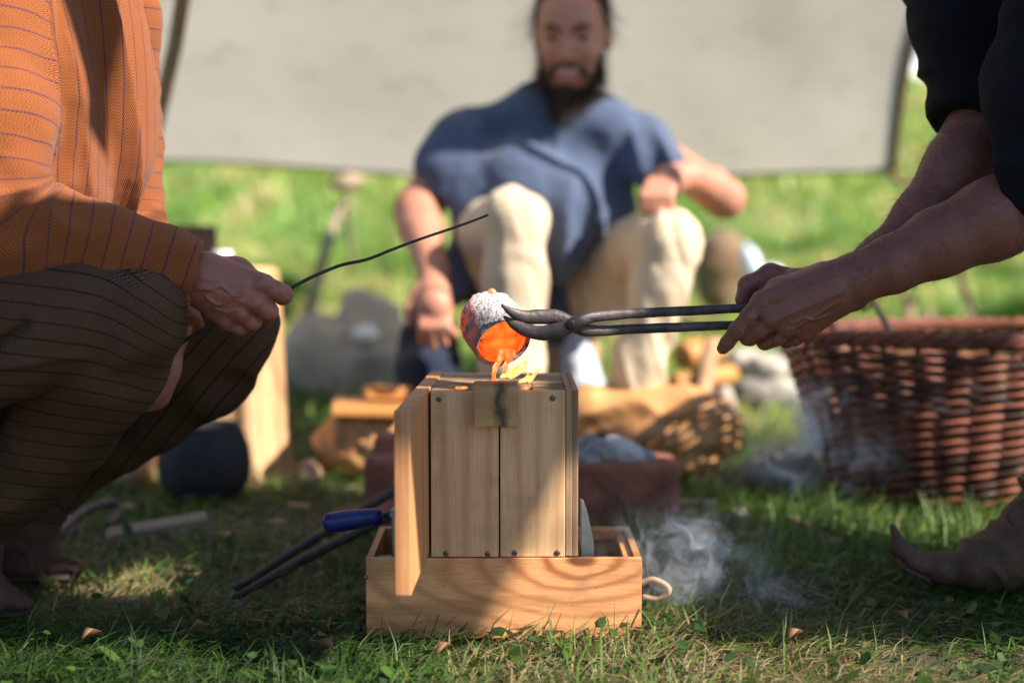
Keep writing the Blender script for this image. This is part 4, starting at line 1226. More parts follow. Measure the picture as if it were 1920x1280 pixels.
# trousers
S = Sdf(0.0036)
nl = [V3(-0.88, 1.74, 0.30), P(60, 598, 1.66), P(150, 588, 1.655), P(243, 597, 1.66)]
nr = [0.100, 0.078, 0.071, 0.065]
ns = [P(243, 597, 1.66), P(205, 670, 1.69), P(120, 790, 1.76), P(30, 900, 1.83), V3(-0.715, 1.895, 0.150)]
nsr = [0.065, 0.068, 0.066, 0.056, 0.050]
fl = [V3(-0.86, 1.93, 0.31), P(300, 640, 1.99), P(438, 622, 2.0)]
fr_ = [0.095, 0.066, 0.060]
fs = [P(438, 622, 2.0), P(390, 690, 2.02), P(290, 760, 2.05), P(165, 845, 2.08), P(98, 900, 2.09)]
fsr = [0.060, 0.063, 0.061, 0.056, 0.052]
hips = [V3(-0.86, 1.78, 0.31), V3(-0.86, 1.90, 0.31)]
S.chain(nl, nr, 0.02).chain(ns, nsr, 0.012).chain(fl, fr_, 0.02).chain(fs, fsr, 0.012).chain(hips, [0.12, 0.12], 0.05)
S.ell(P(270, 560, 1.64), (0.030, 0.028, 0.028), 0.03)
limbs_t = [(nl, nr, False, 0), (ns, nsr, False, 0.3), (fl, fr_, False, 0.1), (fs, fsr, False, 0.4)]
def trdisp(V, N):
    d = 0.0055 * (1 - 2.2 * np.abs(vnoise(np.stack([V[:, 0] * 9 + V[:, 2] * 7, V[:, 1] * 9, V[:, 2] * 13 - V[:, 0] * 9], -1), 8)))
    d += 0.0045 * fbm(V * 17, 3)
    k = np.exp(-((V - np.array(P(20, 640, 1.64))) ** 2).sum(1) / 0.09 ** 2)
    q = (V[:, 2] - V[:, 0] * 0.5) * 42 + 1.2 * vnoise(V * 12, 6)
    d += k * 0.009 * np.sin(q)
    # crease behind the bent knee
    c = vein(V, N, [(-20, 655), (40, 645), (75, 625), (110, 600)], 1, 0.006)
    d -= 0.012 * c
    c2 = vein(V, N, [(60, 665), (140, 655), (200, 650)], 1, 0.006)
    d += 0.005 * c2
    return d
V, F = S.mesh(2, trdisp)
# stripes follow the cloth: across the shin, along the thigh
w = vnoise(V * 4, 3) * 0.012
kx = np.array(P(243, 597, 1.66))
st = V[:, 2] + w + 0.14 * V[:, 0] + 0.9 * np.clip(V[:, 0] - kx[0] + 0.05, 0, 0.3) ** 2 * 4
farm = V[:, 1] > 1.86
st = np.where(farm, V[:, 2] * 0.55 - V[:, 0] * 0.62 + w, st)
al = np.where(farm, V[:, 0] * 0.6 + V[:, 2] * 0.6, V[:, 0] + 0.5 * V[:, 1])
uv = np.stack([st[F], al[F]], -1).reshape(-1, 2)
obj('trousers', V, F, M['trousers'], PL, uv=uv)
# boots
def boot(name, ankle, heel, toe, par, mat, shaft=0.05, curl=0, r=0.040, seed=0, up_to=None):
    S = Sdf(0.0035)
    a, h, t = Vector(ankle), Vector(heel), Vector(toe)
    m = h.lerp(t, 0.55)
    if up_to is not None: S.cap(up_to, a, shaft, 0.043, 0.02)
    S.cap(a, h + V3(0, 0, 0.035), 0.043, 0.036, 0.02)
    S.cap(a + V3(0, 0, -0.01), m + V3(0, 0, 0.038), 0.042, 0.033, 0.025)
    S.cap(h + V3(0, 0, 0.030), m + V3(0, 0, 0.030), 0.034, 0.037, 0.02, ((0, 0, 1), 0.8))
    S.cap(m + V3(0, 0, 0.030), t + V3(0, 0, 0.018), 0.034, 0.010, 0.02, ((0, 0, 1), 0.8))
    S.cap(a + V3(0, 0, 0.02), a + V3(0, 0, -0.01), shaft, shaft * 0.98, 0.006)
    def dd(V, N):
        q = V @ np.array(tuple((t - h).normalized()))
        return 0.0030 * (1 - 2 * np.abs(vnoise(np.stack([q * 60, V[:, 2] * 22, V[:, 1] * 8], -1), seed))) + 0.002 * fbm(V * 60, seed)
    v, f = S.mesh(2, dd)
    b = obj(name, v, f, mat, par)
    if up_to is not None:
        ax_ = (Vector(up_to) - a).normalized()
        for k in range(3):
            c = a.lerp(Vector(up_to), 0.05 + 0.3 * k)
            x_ = ax_.orthogonal().normalized(); y_ = ax_.cross(x_)
            pts = [c + x_ * math.cos(t) * shaft * 1.0 + y_ * math.sin(t) * shaft * 1.0 + ax_ * 0.012 * math.sin(t + k * 2) for t in np.linspace(0, 2 * math.pi, 25)]
            vv, ff = tube(pts, 0.0032, 6, ref=tuple(ax_)); obj('strap', vv, ff, M['strap'], b)
        vv, ff = tube([h + V3(0, 0, 0.006), m + V3(0, 0, 0.006), t + V3(0, 0, 0.006)], [0.032, 0.041, 0.022], 14, squash=0.22, ref=(0, 0, 1)); obj('sole', vv, ff, M['strap'], b)
    return b
boot('boot', P(40, 985, 2.08), V3(-0.80, 2.12, 0), P(138, 1086, 2.06) , PL, M['leather_brown'], 0.046, up_to=P(112, 890, 2.085))
boot('boot', V3(-0.745, 1.90, 0.105), V3(-0.83, 1.93, 0), V3(-0.655, 1.88, 0.006), PL, M['leather_brown'], 0.05, up_to=V3(-0.725, 1.90, 0.16), seed=5)
v, f = tube(catmull([P(84, 912, 2.06), P(66, 925, 2.05), P(60, 935, 2.05), P(76, 932, 2.05), P(84, 915, 2.05), P(80, 890, 2.06)], 5), 0.0022, 6); obj('boot_lace', v, f, M['leather_tan'], PL)

# ============ the man pouring, on the right
PR = thing('person', 'person in black shirt with rolled sleeves leaning in from the right, gripping the tongs', 'person', (0.85, 1.95, 0))
S = Sdf(0.0015)
el = P(1945, 372, 1.70)
arm = [el, P(1860, 412, 1.70), P(1760, 455, 1.70), P(1670, 497, 1.70), P(1600, 524, 1.70), P(1568, 536, 1.70)]
S.chain(arm, [0.050, 0.0475, 0.040, 0.032, 0.0275, 0.0270], 0.02, ((0, 1, 0), 0.88))
mc = dict(i=(1430, 566, 1.692), m=(1444, 600, 1.686), r=(1474, 618, 1.694), p=(1506, 624, 1.704))
for k_, w0, r0, r1 in (('i', (1545, 528, 1.700), 0.0225, 0.0150), ('m', (1552, 545, 1.694), 0.0220, 0.0130), ('r', (1560, 558, 1.696), 0.0200, 0.0120), ('p', (1568, 566, 1.704), 0.0190, 0.0115)):
    S.cap(P(*w0), P(*mc[k_]), r0, r1, 0.014)
S.cap(P(1540, 530, 1.72), P(1460, 545, 1.715), 0.020, 0.018, 0.015)
F_(S, [mc['i'], (1404, 594, 1.686), (1383, 618, 1.689), (1364, 642, 1.694), (1356, 652, 1.697)], [0.0130, 0.0106, 0.0106, 0.0090, 0.0084], 0.004)
F_(S, [mc['m'], (1424, 620, 1.688), (1402, 632, 1.698), (1408, 634, 1.722), (1440, 610, 1.745)], [0.0120, 0.0104, 0.0106, 0.0094, 0.0086], 0.0018)
F_(S, [mc['r'], (1458, 634, 1.696), (1434, 641, 1.706), (1440, 640, 1.728), (1466, 616, 1.748)], [0.0112, 0.0096, 0.0099, 0.0088, 0.0082], 0.0018)
F_(S, [mc['p'], (1492, 636, 1.706), (1474, 640, 1.714), (1478, 636, 1.734), (1500, 616, 1.748)], [0.0102, 0.0086, 0.0085, 0.0078, 0.0072], 0.0018)
F_(S, [(1545, 520, 1.725), (1490, 530, 1.752), (1440, 556, 1.768), (1412, 574, 1.772)], [0.019, 0.016, 0.0115, 0.009], 0.010)
for k_ in 'imr': S.ell(P(mc[k_][0], mc[k_][1], mc[k_][2] - 0.008), (0.0070, 0.006, 0.0065), 0.007)
# far arm and hand
el2 = P(1850, 235, 1.93)
arm2 = [el2, P(1800, 320, 1.90), P(1730, 410, 1.86), P(1650, 490, 1.83), P(1600, 530, 1.82)]
S.chain(arm2, [0.052, 0.047, 0.036, 0.029, 0.027], 0.02)
S.cap(P(1590, 535, 1.82), P(1470, 555, 1.805), 0.027, 0.021, 0.015).cap(P(1590, 550, 1.82), P(1490, 590, 1.81), 0.024, 0.018, 0.015)
F_(S, [(1500, 528, 1.795), (1445, 515, 1.782), (1402, 534, 1.775), (1391, 562, 1.770)], [0.017, 0.0135, 0.0112, 0.0090], 0.008)
for dx, dy in ((0, 0), (28, 14), (54, 24), (78, 30)):
    F_(S, [(1462 + dx, 560 + dy, 1.812), (1430 + dx, 585 + dy * 0.7, 1.815), (1440 + dx, 605 + dy * 0.5, 1.80)], [0.0115, 0.0105, 0.0085], 0.004)
def hd2(V, N):
    d = vein(V, N, [(1560, 520), (1500, 540), (1440, 562)], 0.0018, 0.0028)
    d += vein(V, N, [(1570, 545), (1510, 570), (1450, 596)], 0.0020, 0.0024)
    d += vein(V, N, [(1560, 565), (1520, 590), (1480, 614)], 0.0018, 0.0022)
    d += vein(V, N, [(1545, 588), (1520, 596), (1500, 594), (1478, 606)], 0.0020, 0.0017)
    d -= vein(V, N, [(1412, 590), (1398, 622)], 0.0, 0.001) + vein(V, N, [(1417, 598), (1404, 606), (1392, 626)], 0.0022, 0.0014) + vein(V, N, [(1452, 622), (1436, 632), (1426, 640)], 0.0020, 0.0013) + vein(V, N, [(1484, 630), (1470, 634), (1458, 644)], 0.0018, 0.0012)
    d += vein(V, N, [(1680, 480), (1600, 505), (1540, 500), (1490, 505)], 0.0010, 0.0022)
    d -= vein(V, N, [(1372, 612), (1384, 625)], 0.0008, 0.0011) + vein(V, N, [(1378, 606), (1390, 618)], 0.0006, 0.0009)
    d += 0.0004 * fbm(V * 240, 3) + 0.0010 * fbm(V * 38, 5)
    return d
armm = S.mesh(2, hd2)
S = Sdf(0.007)
shn, shf = V3(0.70, 1.74, 0.885), V3(0.625, 2.02, 0.90)
hipc = V3(1.22, 1.86, 0.78)
S.cap(hipc, V3(0.80, 1.92, 0.90), 0.12, 0.12, 0.05).cap(V3(0.80, 1.92, 0.90), V3(0.68, 1.89, 0.95), 0.11, 0.09, 0.05)
S.cap(V3(0.68, 1.89, 0.95), V3(0.56, 1.88, 1.03), 0.055, 0.052, 0.03)
S.cap(V3(0.70, 1.85, 0.92), shn, 0.06, 0.052, 0.04).cap(shn, el, 0.048, 0.042, 0.02)
S.cap(V3(0.68, 1.93, 0.93), shf, 0.06, 0.050, 0.04).cap(shf, el2, 0.046, 0.042, 0.02)
kn1, an1 = V3(1.00, 1.99, 0.47), V3(0.84, 2.06, 0.10)
kn2, an2 = V3(1.22, 1.84, 0.42), V3(1.52, 1.86, 0.12)
S.cap(hipc + V3(0, 0.08, 0), kn1, 0.085, 0.055, 0.04).cap(kn1, an1, 0.052, 0.036, 0.02)
S.cap(hipc + V3(0, -0.08, 0), kn2, 0.085, 0.055, 0.04).cap(kn2, an2, 0.052, 0.036, 0.02)
qh, Mh = head(S, (0.50, 1.88, 1.10), (-0.75, -0.02, -0.65))
rest = S.mesh(2)
V, F = cat(armm, rest)
obj('body', V, F, M['skin_b'], PR)
add_eyes(qh, 1, PR)
s = Sdf(0.006)
s.ell(qh(0, -0.03, 0.055), (0.084, 0.10, 0.085), 0.02, Mh).ell(qh(0, -0.07, -0.01), (0.078, 0.055, 0.07), 0.03, Mh)
v, f = s.mesh(1, lambda V, N: 0.005 * fbm(V * 55, 2)); obj('hair', v, f, M['hair'], PR)
# fine hair on the forearms
V, F = armm; N = normals(V, F); g = np.random.default_rng(3)
ok = np.where(V[:, 0] > P(1585, 500, 1.70).x)[0]
ii = g.choice(ok, 7000)
axd = np.array((arm[-1] - arm[0]).normalized())
dr = N[ii] * 0.45 + axd * 0.9 + g.normal(0, 0.35, (len(ii), 3)); dr /= np.linalg.norm(dr, axis=1)[:, None]
strands('arm_hair', V[ii], dr, 0.013, 0.00011, M['hair'], PR, 0.2)
nb = Sdf(0.0009); nb.ell(P(1352, 656, 1.6935), (0.0044, 0.0018, 0.0055), 0.001)
v, f = nb.mesh(2); obj('fingernail', v, f, M['nail'] if 'nail' in M else M['skin_c'], PR)
# black shirt
S = Sdf(0.0045)
S.cap(hipc + V3(0.02, 0, -0.03), V3(0.82, 1.92, 0.90), 0.165, 0.165, 0.05).cap(V3(0.82, 1.92, 0.90), V3(0.71, 1.89, 0.93), 0.165, 0.12, 0.05)
S.cap(V3(0.76, 1.85, 0.90), shn, 0.09, 0.080, 0.04).chain([shn, P(1962, 150, 1.71), P(1948, 330, 1.70)], [0.080, 0.068, 0.066], 0.03)
S.cap(V3(0.72, 1.93, 0.92), shf, 0.08, 0.076, 0.04).chain([shf, P(1815, 60, 1.97), P(1838, 190, 1.94)], [0.076, 0.069, 0.064], 0.03)
S.chain([P(1955, 300, 1.70), P(1946, 345, 1.70)], [0.068, 0.067], 0.008)
S.chain([P(1834, 165, 1.945), P(1842, 200, 1.935)], [0.066, 0.065], 0.008)
dd_ = (el - shn).normalized()
S.ell(P(1944, 352, 1.70) + (dd_ + V3(-0.5, 0, 0)).normalized() * 0.17, (0.14, 0.14, 0.14), 0.003, sign=-1)
dd_ = (P(1790, 330, 1.90) - el2).normalized()
S.ell(P(1838, 222, 1.93) + dd_ * 0.16, (0.15, 0.15, 0.15), 0.003, sign=-1)
v, f = S.mesh(2, lambda V, N: 0.007 * (1 - 2 * np.abs(vnoise(V * np.array([14, 9, 22.0]), 4))) + 0.003 * fbm(V * 30, 7))
obj('shirt', v, f, M['black_cloth'], PR)
S = Sdf(0.008)
S.cap(hipc + V3(0, 0.07, 0), kn1, 0.11, 0.08, 0.05).cap(kn1, an1 + V3(0, 0, 0.06), 0.075, 0.06, 0.03)
S.cap(hipc + V3(0, -0.07, 0), kn2, 0.11, 0.08, 0.05).cap(kn2, an2 + V3(0, 0, 0.05), 0.075, 0.06, 0.03)
S.ell(hipc, (0.15, 0.17, 0.14), 0.05)
v, f = S.mesh(2, lambda V, N: 0.007 * fbm(V * 14, 4)); obj('trousers', v, f, M['navy'], PR)
# turned-up leather shoe
def curled_shoe():
    S = Sdf(0.0025)
    Y0 = 2.035
    S.chain([P(1975, 1052, Y0), P(1900, 1056, Y0), P(1830, 1062, Y0), P(1760, 1066, Y0)], [0.036, 0.033, 0.027, 0.020], 0.02, ((0, 0, 1), 0.85))
    S.chain([P(1760, 1064, Y0), P(1715, 1054, Y0), P(1688, 1028, Y0), P(1674, 988, Y0)], [0.020, 0.0145, 0.0105, 0.0055], 0.015)
    S.chain([P(1965, 985, Y0), P(1900, 1022, Y0), P(1820, 1048, Y0)], [0.048, 0.034, 0.022], 0.02)
    S.cap(P(1975, 930, Y0 + 0.02), P(1955, 1000, Y0), 0.048, 0.048, 0.02)
    def dd(V, N):
        q = V[:, 0] * 26 + V[:, 2] * 30
        m = np.clip((V[:, 0] - P(1740, 1000, Y0).x) / 0.05, 0, 1)
        return m * 0.0095 * (1 - 2.2 * np.abs(vnoise(np.stack([q, V[:, 2] * 12 - V[:, 0] * 14, V[:, 1] * 6], -1), 14))) + 0.0015 * fbm(V * 70, 3)
    v, f = S.mesh(2, dd)
    o = obj('shoe', v, f, M['leather_shoe'], PR)
    v, f = tube(catmull([P(1905, 985, Y0 - 0.05), P(1890, 968, Y0 - 0.05), P(1905, 945, Y0 - 0.045), P(1935, 930, Y0 - 0.05)], 6), 0.0028, 6); obj('shoe_lace', v, f, M['leather_brown'], PR)
    v, f = tube([P(1742, 1088, Y0 - 0.02), P(1700, 1068, Y0 - 0.018), P(1682, 1045, Y0 - 0.015)], [0.004, 0.003, 0.002], 6); obj('sole_edge', v, f, M['leather_shoe'], PR)
curled_shoe()
boot('shoe', an2 + V3(0, 0, 0), V3(1.57, 1.86, 0), V3(1.34, 1.85, 0.005), PR, M['leather_shoe'])

# ============ the seated bearded man behind
PM = thing('person', 'bearded person smiling in a blue tunic and cream trousers, seated behind the mould', 'person', (0.10, 3.15, 0))
S = Sdf(0.0055)
HC = P(1072, 72, 3.20)
q3, M3 = head(S, HC, (-0.16, -1, -0.28), s=1.05)
S.cap(V3(0.115, 3.24, 0.84), HC + V3(0.0, 0.04, -0.05), 0.058, 0.054, 0.03)
S.cap(V3(0.08, 3.36, 0.38), V3(0.10, 3.30, 0.72), 0.10, 0.075, 0.03)
sA, sB = P(872, 250, 3.28), P(1205, 272, 3.28)
S.cap(V3(0.09, 3.27, 0.76), sA, 0.055, 0.045, 0.04).cap(V3(0.12, 3.27, 0.76), sB, 0.055, 0.045, 0.04)
eA, wA = P(783, 395, 3.20), P(812, 505, 2.99)
S.cap(sA, eA, 0.048, 0.050, 0.03).cap(eA, P(790, 430, 3.13), 0.052, 0.047, 0.02).cap(P(790, 430, 3.13), wA, 0.046, 0.031, 0.02)
S.cap(wA, P(814, 572, 2.90), 0.031, 0.038, 0.02, ((0.3, 1, 0), 0.85))
for i, (x, y) in enumerate(((792, 640), (814, 650), (836, 644), (854, 628))):
    S.chain([P(796 + i * 13, 575, 2.90), P(792 + i * 15, 612, 2.880), P(x, y, 2.895)], [0.0145, 0.0118, 0.0095], 0.004)
S.chain([P(784, 545, 2.93), P(768, 578, 2.91), P(768, 606, 2.90)], [0.015, 0.012, 0.009], 0.008)
eB, wB = P(1358, 372, 3.20), P(1290, 330, 3.04)
S.cap(sB, eB, 0.046, 0.043, 0.03).cap(eB, P(1330, 350, 3.13), 0.043, 0.043, 0.02).cap(P(1330, 350, 3.13), wB, 0.042, 0.031, 0.02)
S.cap(wB, P(1250, 340, 2.985), 0.030, 0.036, 0.02, ((0.2, 1, 0.3), 0.75))
for i, (x, y) in enumerate(((1208, 388), (1224, 394), (1242, 396), (1260, 390))):
    S.chain([P(1220 + i * 15, 342, 2.965), P(1206 + i * 16, 368, 2.930), P(x - 2, y + 8, 2.935)], [0.0135, 0.0112, 0.0092], 0.003)
S.chain([P(1262, 330, 3.0), P(1240, 352, 2.96), P(1236, 372, 2.94)], [0.015, 0.012, 0.010], 0.01)
kA, kB = P(968, 412, 2.93), P(1255, 452, 2.93)
fA, fB = V3(0.010, 2.90, 0.08), V3(0.245, 2.95, 0.08)
S.cap(V3(0.02, 3.34, 0.34), kA, 0.048, 0.038, 0.02).cap(kA, fA, 0.038, 0.032, 0.02)
S.cap(V3(0.17, 3.34, 0.34), kB, 0.048, 0.036, 0.02).cap(kB, fB, 0.036, 0.032, 0.02)
v, f = S.mesh(2, lambda V, N: 0.0008 * fbm(V * 60, 2)); obj('body', v, f, M['skin_c'], PM)
add_eyes(q3, 1.02, PM)
for sx in (-1, 1):
    v, f = tube(catmull([q3(sx * 0.012, 0.094, 0.030), q3(sx * 0.032, 0.088, 0.038), q3(sx * 0.050, 0.070, 0.032)], 5), [0.004, 0.0055, 0.003], 7); obj('eyebrow', v, f, M['hair'], PM)
v, f = tube(catmull([q3(-0.027, 0.085, -0.050), q3(-0.014, 0.099, -0.060), q3(0, 0.104, -0.063), q3(0.014, 0.099, -0.060), q3(0.027, 0.085, -0.050)], 5), [0.003, 0.0075, 0.0090, 0.0075, 0.003], 8); obj('lip', v, f, M['lip'], PM)
v, f = tube(catmull([q3(-0.024, 0.091, -0.047), q3(0, 0.105, -0.054), q3(0.024, 0.091, -0.047)], 5), [0.001, 0.0030, 0.001], 8); obj('teeth', v, f, M['tooth'], PM)
s = Sdf(0.005)
for sx in (-1, 1):
    s.chain([q3(sx * 0.066, 0.008, -0.030), q3(sx * 0.056, 0.028, -0.070), q3(sx * 0.038, 0.050, -0.098)], [0.007, 0.012, 0.017], 0.02)
    s.chain([q3(sx * 0.004, 0.096, -0.040), q3(sx * 0.026, 0.088, -0.046), q3(sx * 0.040, 0.070, -0.066)], [0.004, 0.005, 0.006], 0.002)
s.ell(q3(0, 0.056, -0.110), (0.040, 0.034, 0.018), 0.006, M3)
s.chain([q3(0, 0.052, -0.120), P(1062, 176, 3.165), P(1050, 204, 3.15)], [0.026, 0.028, 0.018], 0.012)
v, f = s.mesh(1, lambda V, N: 0.006 * fbm(V * np.array([70, 70, 30.0]), 2)); b_ = obj('beard', v, f, M['hair'], PM)
g = np.random.default_rng(5); Nn = normals(v, f); ii = g.choice(len(v), 2600)
dr = Nn[ii] * 0.6 + g.normal(0, 0.3, (2600, 3)) + np.array([0, -0.1, -0.8]); dr /= np.linalg.norm(dr, axis=1)[:, None]
far_ = np.linalg.norm(v[ii] - np.array(q3(0, 0.100, -0.060)), axis=1) > 0.034
strands('beard_hair', v[ii][far_], dr[far_], 0.030, 0.0005, M['hair'], PM, 0.3, 2)
s = Sdf(0.005)
s.ell(q3(0, -0.032, 0.060), (0.082, 0.092, 0.080), 0.02, M3)
s.ell(q3(0, -0.075, 0.0), (0.068, 0.04, 0.07), 0.03, M3)
for sx in (-1, 1): s.cap(q3(sx * 0.070, 0.01, 0.055), q3(sx * 0.074, 0.0, 0.025), 0.011, 0.009, 0.01)
v, f = s.mesh(1, lambda V, N: 0.005 * fbm(V * 60, 2)); obj('hair', v, f, M['hair'], PM)
Nn = normals(v, f); cand = np.where(np.abs((v - np.array(q3(0, 0, 0))) @ M3[:, 0]) > 0.060)[0]; ii = g.choice(cand, 350)
sd_ = np.sign((v[ii] - np.array(q3(0, 0, 0))) @ M3[:, 0])[:, None] * M3[:, 0]
dr = sd_ * 0.45 + g.normal(0, 0.35, (350, 3)) + np.array([0, 0, -0.9]); dr /= np.linalg.norm(dr, axis=1)[:, None]
strands('loose_hair', v[ii], dr, 0.055, 0.00045, M['hair'], PM, 0.2, 3)
# tunic
S = Sdf(0.006)
S.chain([V3(0.075, 3.36, 0.42), V3(0.09, 3.31, 0.58), V3(0.10, 3.29, 0.72)], [0.185, 0.185, 0.140], 0.03, ((0, 1, 0), 0.72))
S.cap(V3(0.09, 3.27, 0.765), sA + V3(0.012, 0, 0), 0.075, 0.050, 0.05).cap(V3(0.12, 3.27, 0.770), sB + V3(0, 0, 0), 0.085, 0.066, 0.05)
S.chain([sA + V3(0.012, 0, 0), P(858, 262, 3.25), P(830, 305, 3.21)], [0.056, 0.052, 0.056], 0.03)
S.chain([P(865, 280, 3.22), P(895, 360, 3.20)], [0.055, 0.065], 0.05)
S.chain([sB, P(1222, 290, 3.24), P(1250, 315, 3.22)], [0.064, 0.060, 0.056], 0.03)
S.chain([P(960, 330, 3.17), P(1040, 400, 3.12), P(1045, 470, 3.10)], [0.08, 0.09, 0.07], 0.06)
S.chain([P(880, 400, 3.22), P(860, 500, 3.24)], [0.09, 0.08], 0.06)
S.cap(P(1000, 205, 3.235), P(1130, 225, 3.235), 0.058, 0.058, 0.03)
S.ell(q3(0, -0.01, -0.112), (0.060, 0.075, 0.042), 0.010, M3, -1)
S.cap(P(1000, 150, 3.20), P(1035, 212, 3.14), 0.030, 0.006, 0.008, None, -1)
S.ell(P(776, 428, 3.20), (0.098, 0.14, 0.098), 0.004, sign=-1)
S.ell(P(1345, 395, 3.20) + V3(0.01, 0, 0), (0.085, 0.12, 0.085), 0.008, sign=-1)
def tdisp(V, N):
    cx = V[:, 0] - 0.09
    q = np.stack([cx * 17 + (V[:, 2] - 0.7) * cx * 26, V[:, 1] * 3, V[:, 2] * 2.0], -1)
    return 0.017 * (0.7 - 2.2 * np.abs(vnoise(q, 4))) * np.clip((0.78 - V[:, 2]) / 0.12, 0.08, 1) + 0.004 * fbm(V * 20, 2)
v, f = S.mesh(2, tdisp); obj('tunic', v, f, M['blue_tunic'], PM)
# cream trousers
S = Sdf(0.006)
S.chain([V3(0.02, 3.36, 0.36), P(930, 440, 3.08), kA + V3(0, 0, -0.002)], [0.10, 0.074, 0.064], 0.03)
S.chain([kA, P(968, 520, 2.92), P(960, 680, 2.91), fA + V3(-0.002, 0, 0.04)], [0.064, 0.064, 0.062, 0.060], 0.03)
S.chain([V3(0.17, 3.36, 0.36), P(1200, 470, 3.08), kB], [0.10, 0.072, 0.060], 0.03)
S.chain([kB, P(1240, 540, 2.93), P(1200, 680, 2.94), fB + V3(0, 0, 0.05)], [0.060, 0.058, 0.054, 0.054], 0.03)
def cd(V, N):
    q = np.stack([V[:, 0] * 26 + V[:, 2] * 7, V[:, 1] * 12, V[:, 2] * 1.6], -1)
    return 0.006 * (0.6 - 2.4 * np.abs(vnoise(q + 0.15 * vnoise(q * 1.7, 2)[:, None], 9))) + 0.004 * fbm(V * 18, 2)
v, f = S.mesh(2, cd); obj('trousers', v, f, M['cream'], PM)
boot('shoe', fA + V3(0, 0, 0.02), V3(0.01, 2.96, 0), V3(-0.01, 2.76, 0.0), PM, M['leather_brown'])
boot('shoe', fB + V3(0, 0, 0.02), V3(0.25, 3.00, 0), V3(0.23, 2.80, 0.0), PM, M['leather_brown'], seed=3)
v, f = lathe([(0.13, 0.0), (0.135, 0.01), (0.13, 0.24), (0.125, 0.255)], (0.08, 3.40, 0.0), 24, wob=0.06)
tag(obj('seat_stump', v, f, M['log']), 'short log stump under the seated bearded man, mostly hidden behind his legs', 'stump')

P = P_real
# ---------------------------------------------------------------- things round the fire
def lump(name, c, r, mat, label=None, cat_=None, group=None, parent=None, res=0.006, amp=0.18, seed=0, flat=None, k=0.02):
    S = Sdf(res); g = random.Random(seed)
    c = Vector(c); r = Vector(r)
    S.ell(c, tuple(r), k)
    for i in range(3):
        o = Vector((g.uniform(-.5, .5) * r.x, g.uniform(-.5, .5) * r.y, g.uniform(-.25, .35) * r.z))
        S.ell(c + o, tuple(r * g.uniform(0.5, 0.75)), k)
    m = min(r)
    V, F = S.mesh(1, lambda V, N: amp * m * fbm(V / m * 0.9, seed, 4) - 0.12 * m * np.abs(vnoise(V / m * 0.8, seed + 3)))
    if flat is not None: V[:, 2] = np.maximum(V[:, 2], flat)
    o = obj(name, V, F, mat, parent)
    if label: tag(o, label, cat_, group)
    return o
# clay hearth wall behind the mould
t = thing('hearth', 'rough red clay hearth of two square-edged blocks behind the mould', 'hearth', (0.0, 2.5, 0))
S = Sdf(0.005)
S.box((0.150, 2.49, 0.060), (0.140, 0.075, 0.062), 0.014)
v, f = S.mesh(1, lambda V, N: 0.006 * fbm(V * 28, 3, 5)); obj('brick', v, f, M['clay'], t)
S = Sdf(0.005); S.box((-0.135, 2.50, 0.066), (0.120, 0.075, 0.068), 0.016); S.box((-0.175, 2.53, 0.128), (0.07, 0.05, 0.03), 0.014)
v, f = S.mesh(1, lambda V, N: 0.008 * fbm(V * 26, 6, 5)); obj('brick', v, f, M['clay'], t)
S = Sdf(0.005); S.cap((-0.285, 2.40, 0.020), (-0.17, 2.40, 0.028), 0.034, 0.04, 0.02)
v, f = S.mesh(1, lambda V, N: 0.009 * fbm(V * 25, 8, 4)); obj('clay_foot', v, f, M['clay'], t)
for k, (x, y, z, r, m) in enumerate(((1105, 842, 2.50, 0.026, 'ash'), (1130, 850, 2.47, 0.022, 'ash'), (1150, 840, 2.50, 0.022, 'ash_white'), (1178, 852, 2.47, 0.024, 'ash_white'), (1100, 862, 2.46, 0.018, 'ash'), (1200, 862, 2.49, 0.018, 'ash'), (1125, 830, 2.54, 0.02, 'charcoal'))):
    q = P(x, y, z)
    if k == 0: M['ash_white'] = simple('white_ash', (0.55, 0.54, 0.53), (0.36, 0.36, 0.37), 30, 0.95, 0.006, 90)
    lump('ash_lump', q, (r * 1.25, r, r * 0.8), M[m], ['dark grey ash lump, the leftmost on top of the hearth block', 'mid grey ash lump in front on the hearth block', 'whitish ash lump in the middle of the hearth top', 'largest white ash lump at the right on the hearth block', 'small grey ash lump low against the mould on the hearth', 'small grey ash lump at the far right of the hearth top', 'black charcoal lump at the back of the hearth top'][k], 'ash lump', 'ash lumps on the hearth', res=0.004, seed=k, amp=0.35)
# two iron bars leaning at the left
for k, (a, b, lab) in enumerate(((P(452, 1098, 2.03), P(742, 918, 2.30), 'upper of the two black iron bars lying in the grass left of the mould'), (P(448, 1122, 1.98), P(740, 962, 2.20), 'lower of the two black iron bars lying in the grass left of the mould'))):
    a.z = max(a.z, 0.008)
    v, f = tube(catmull([a + (a - b) * 0.03, a.lerp(b, 0.4) + V3(0, 0, 0.003), b, b + (b - a) * 0.25], 8), [0.005, 0.0075, 0.008, 0.008], 10)
    tag(obj('iron_bar', v, f, M['iron']), lab, 'iron bar', 'black iron bars by the mould')
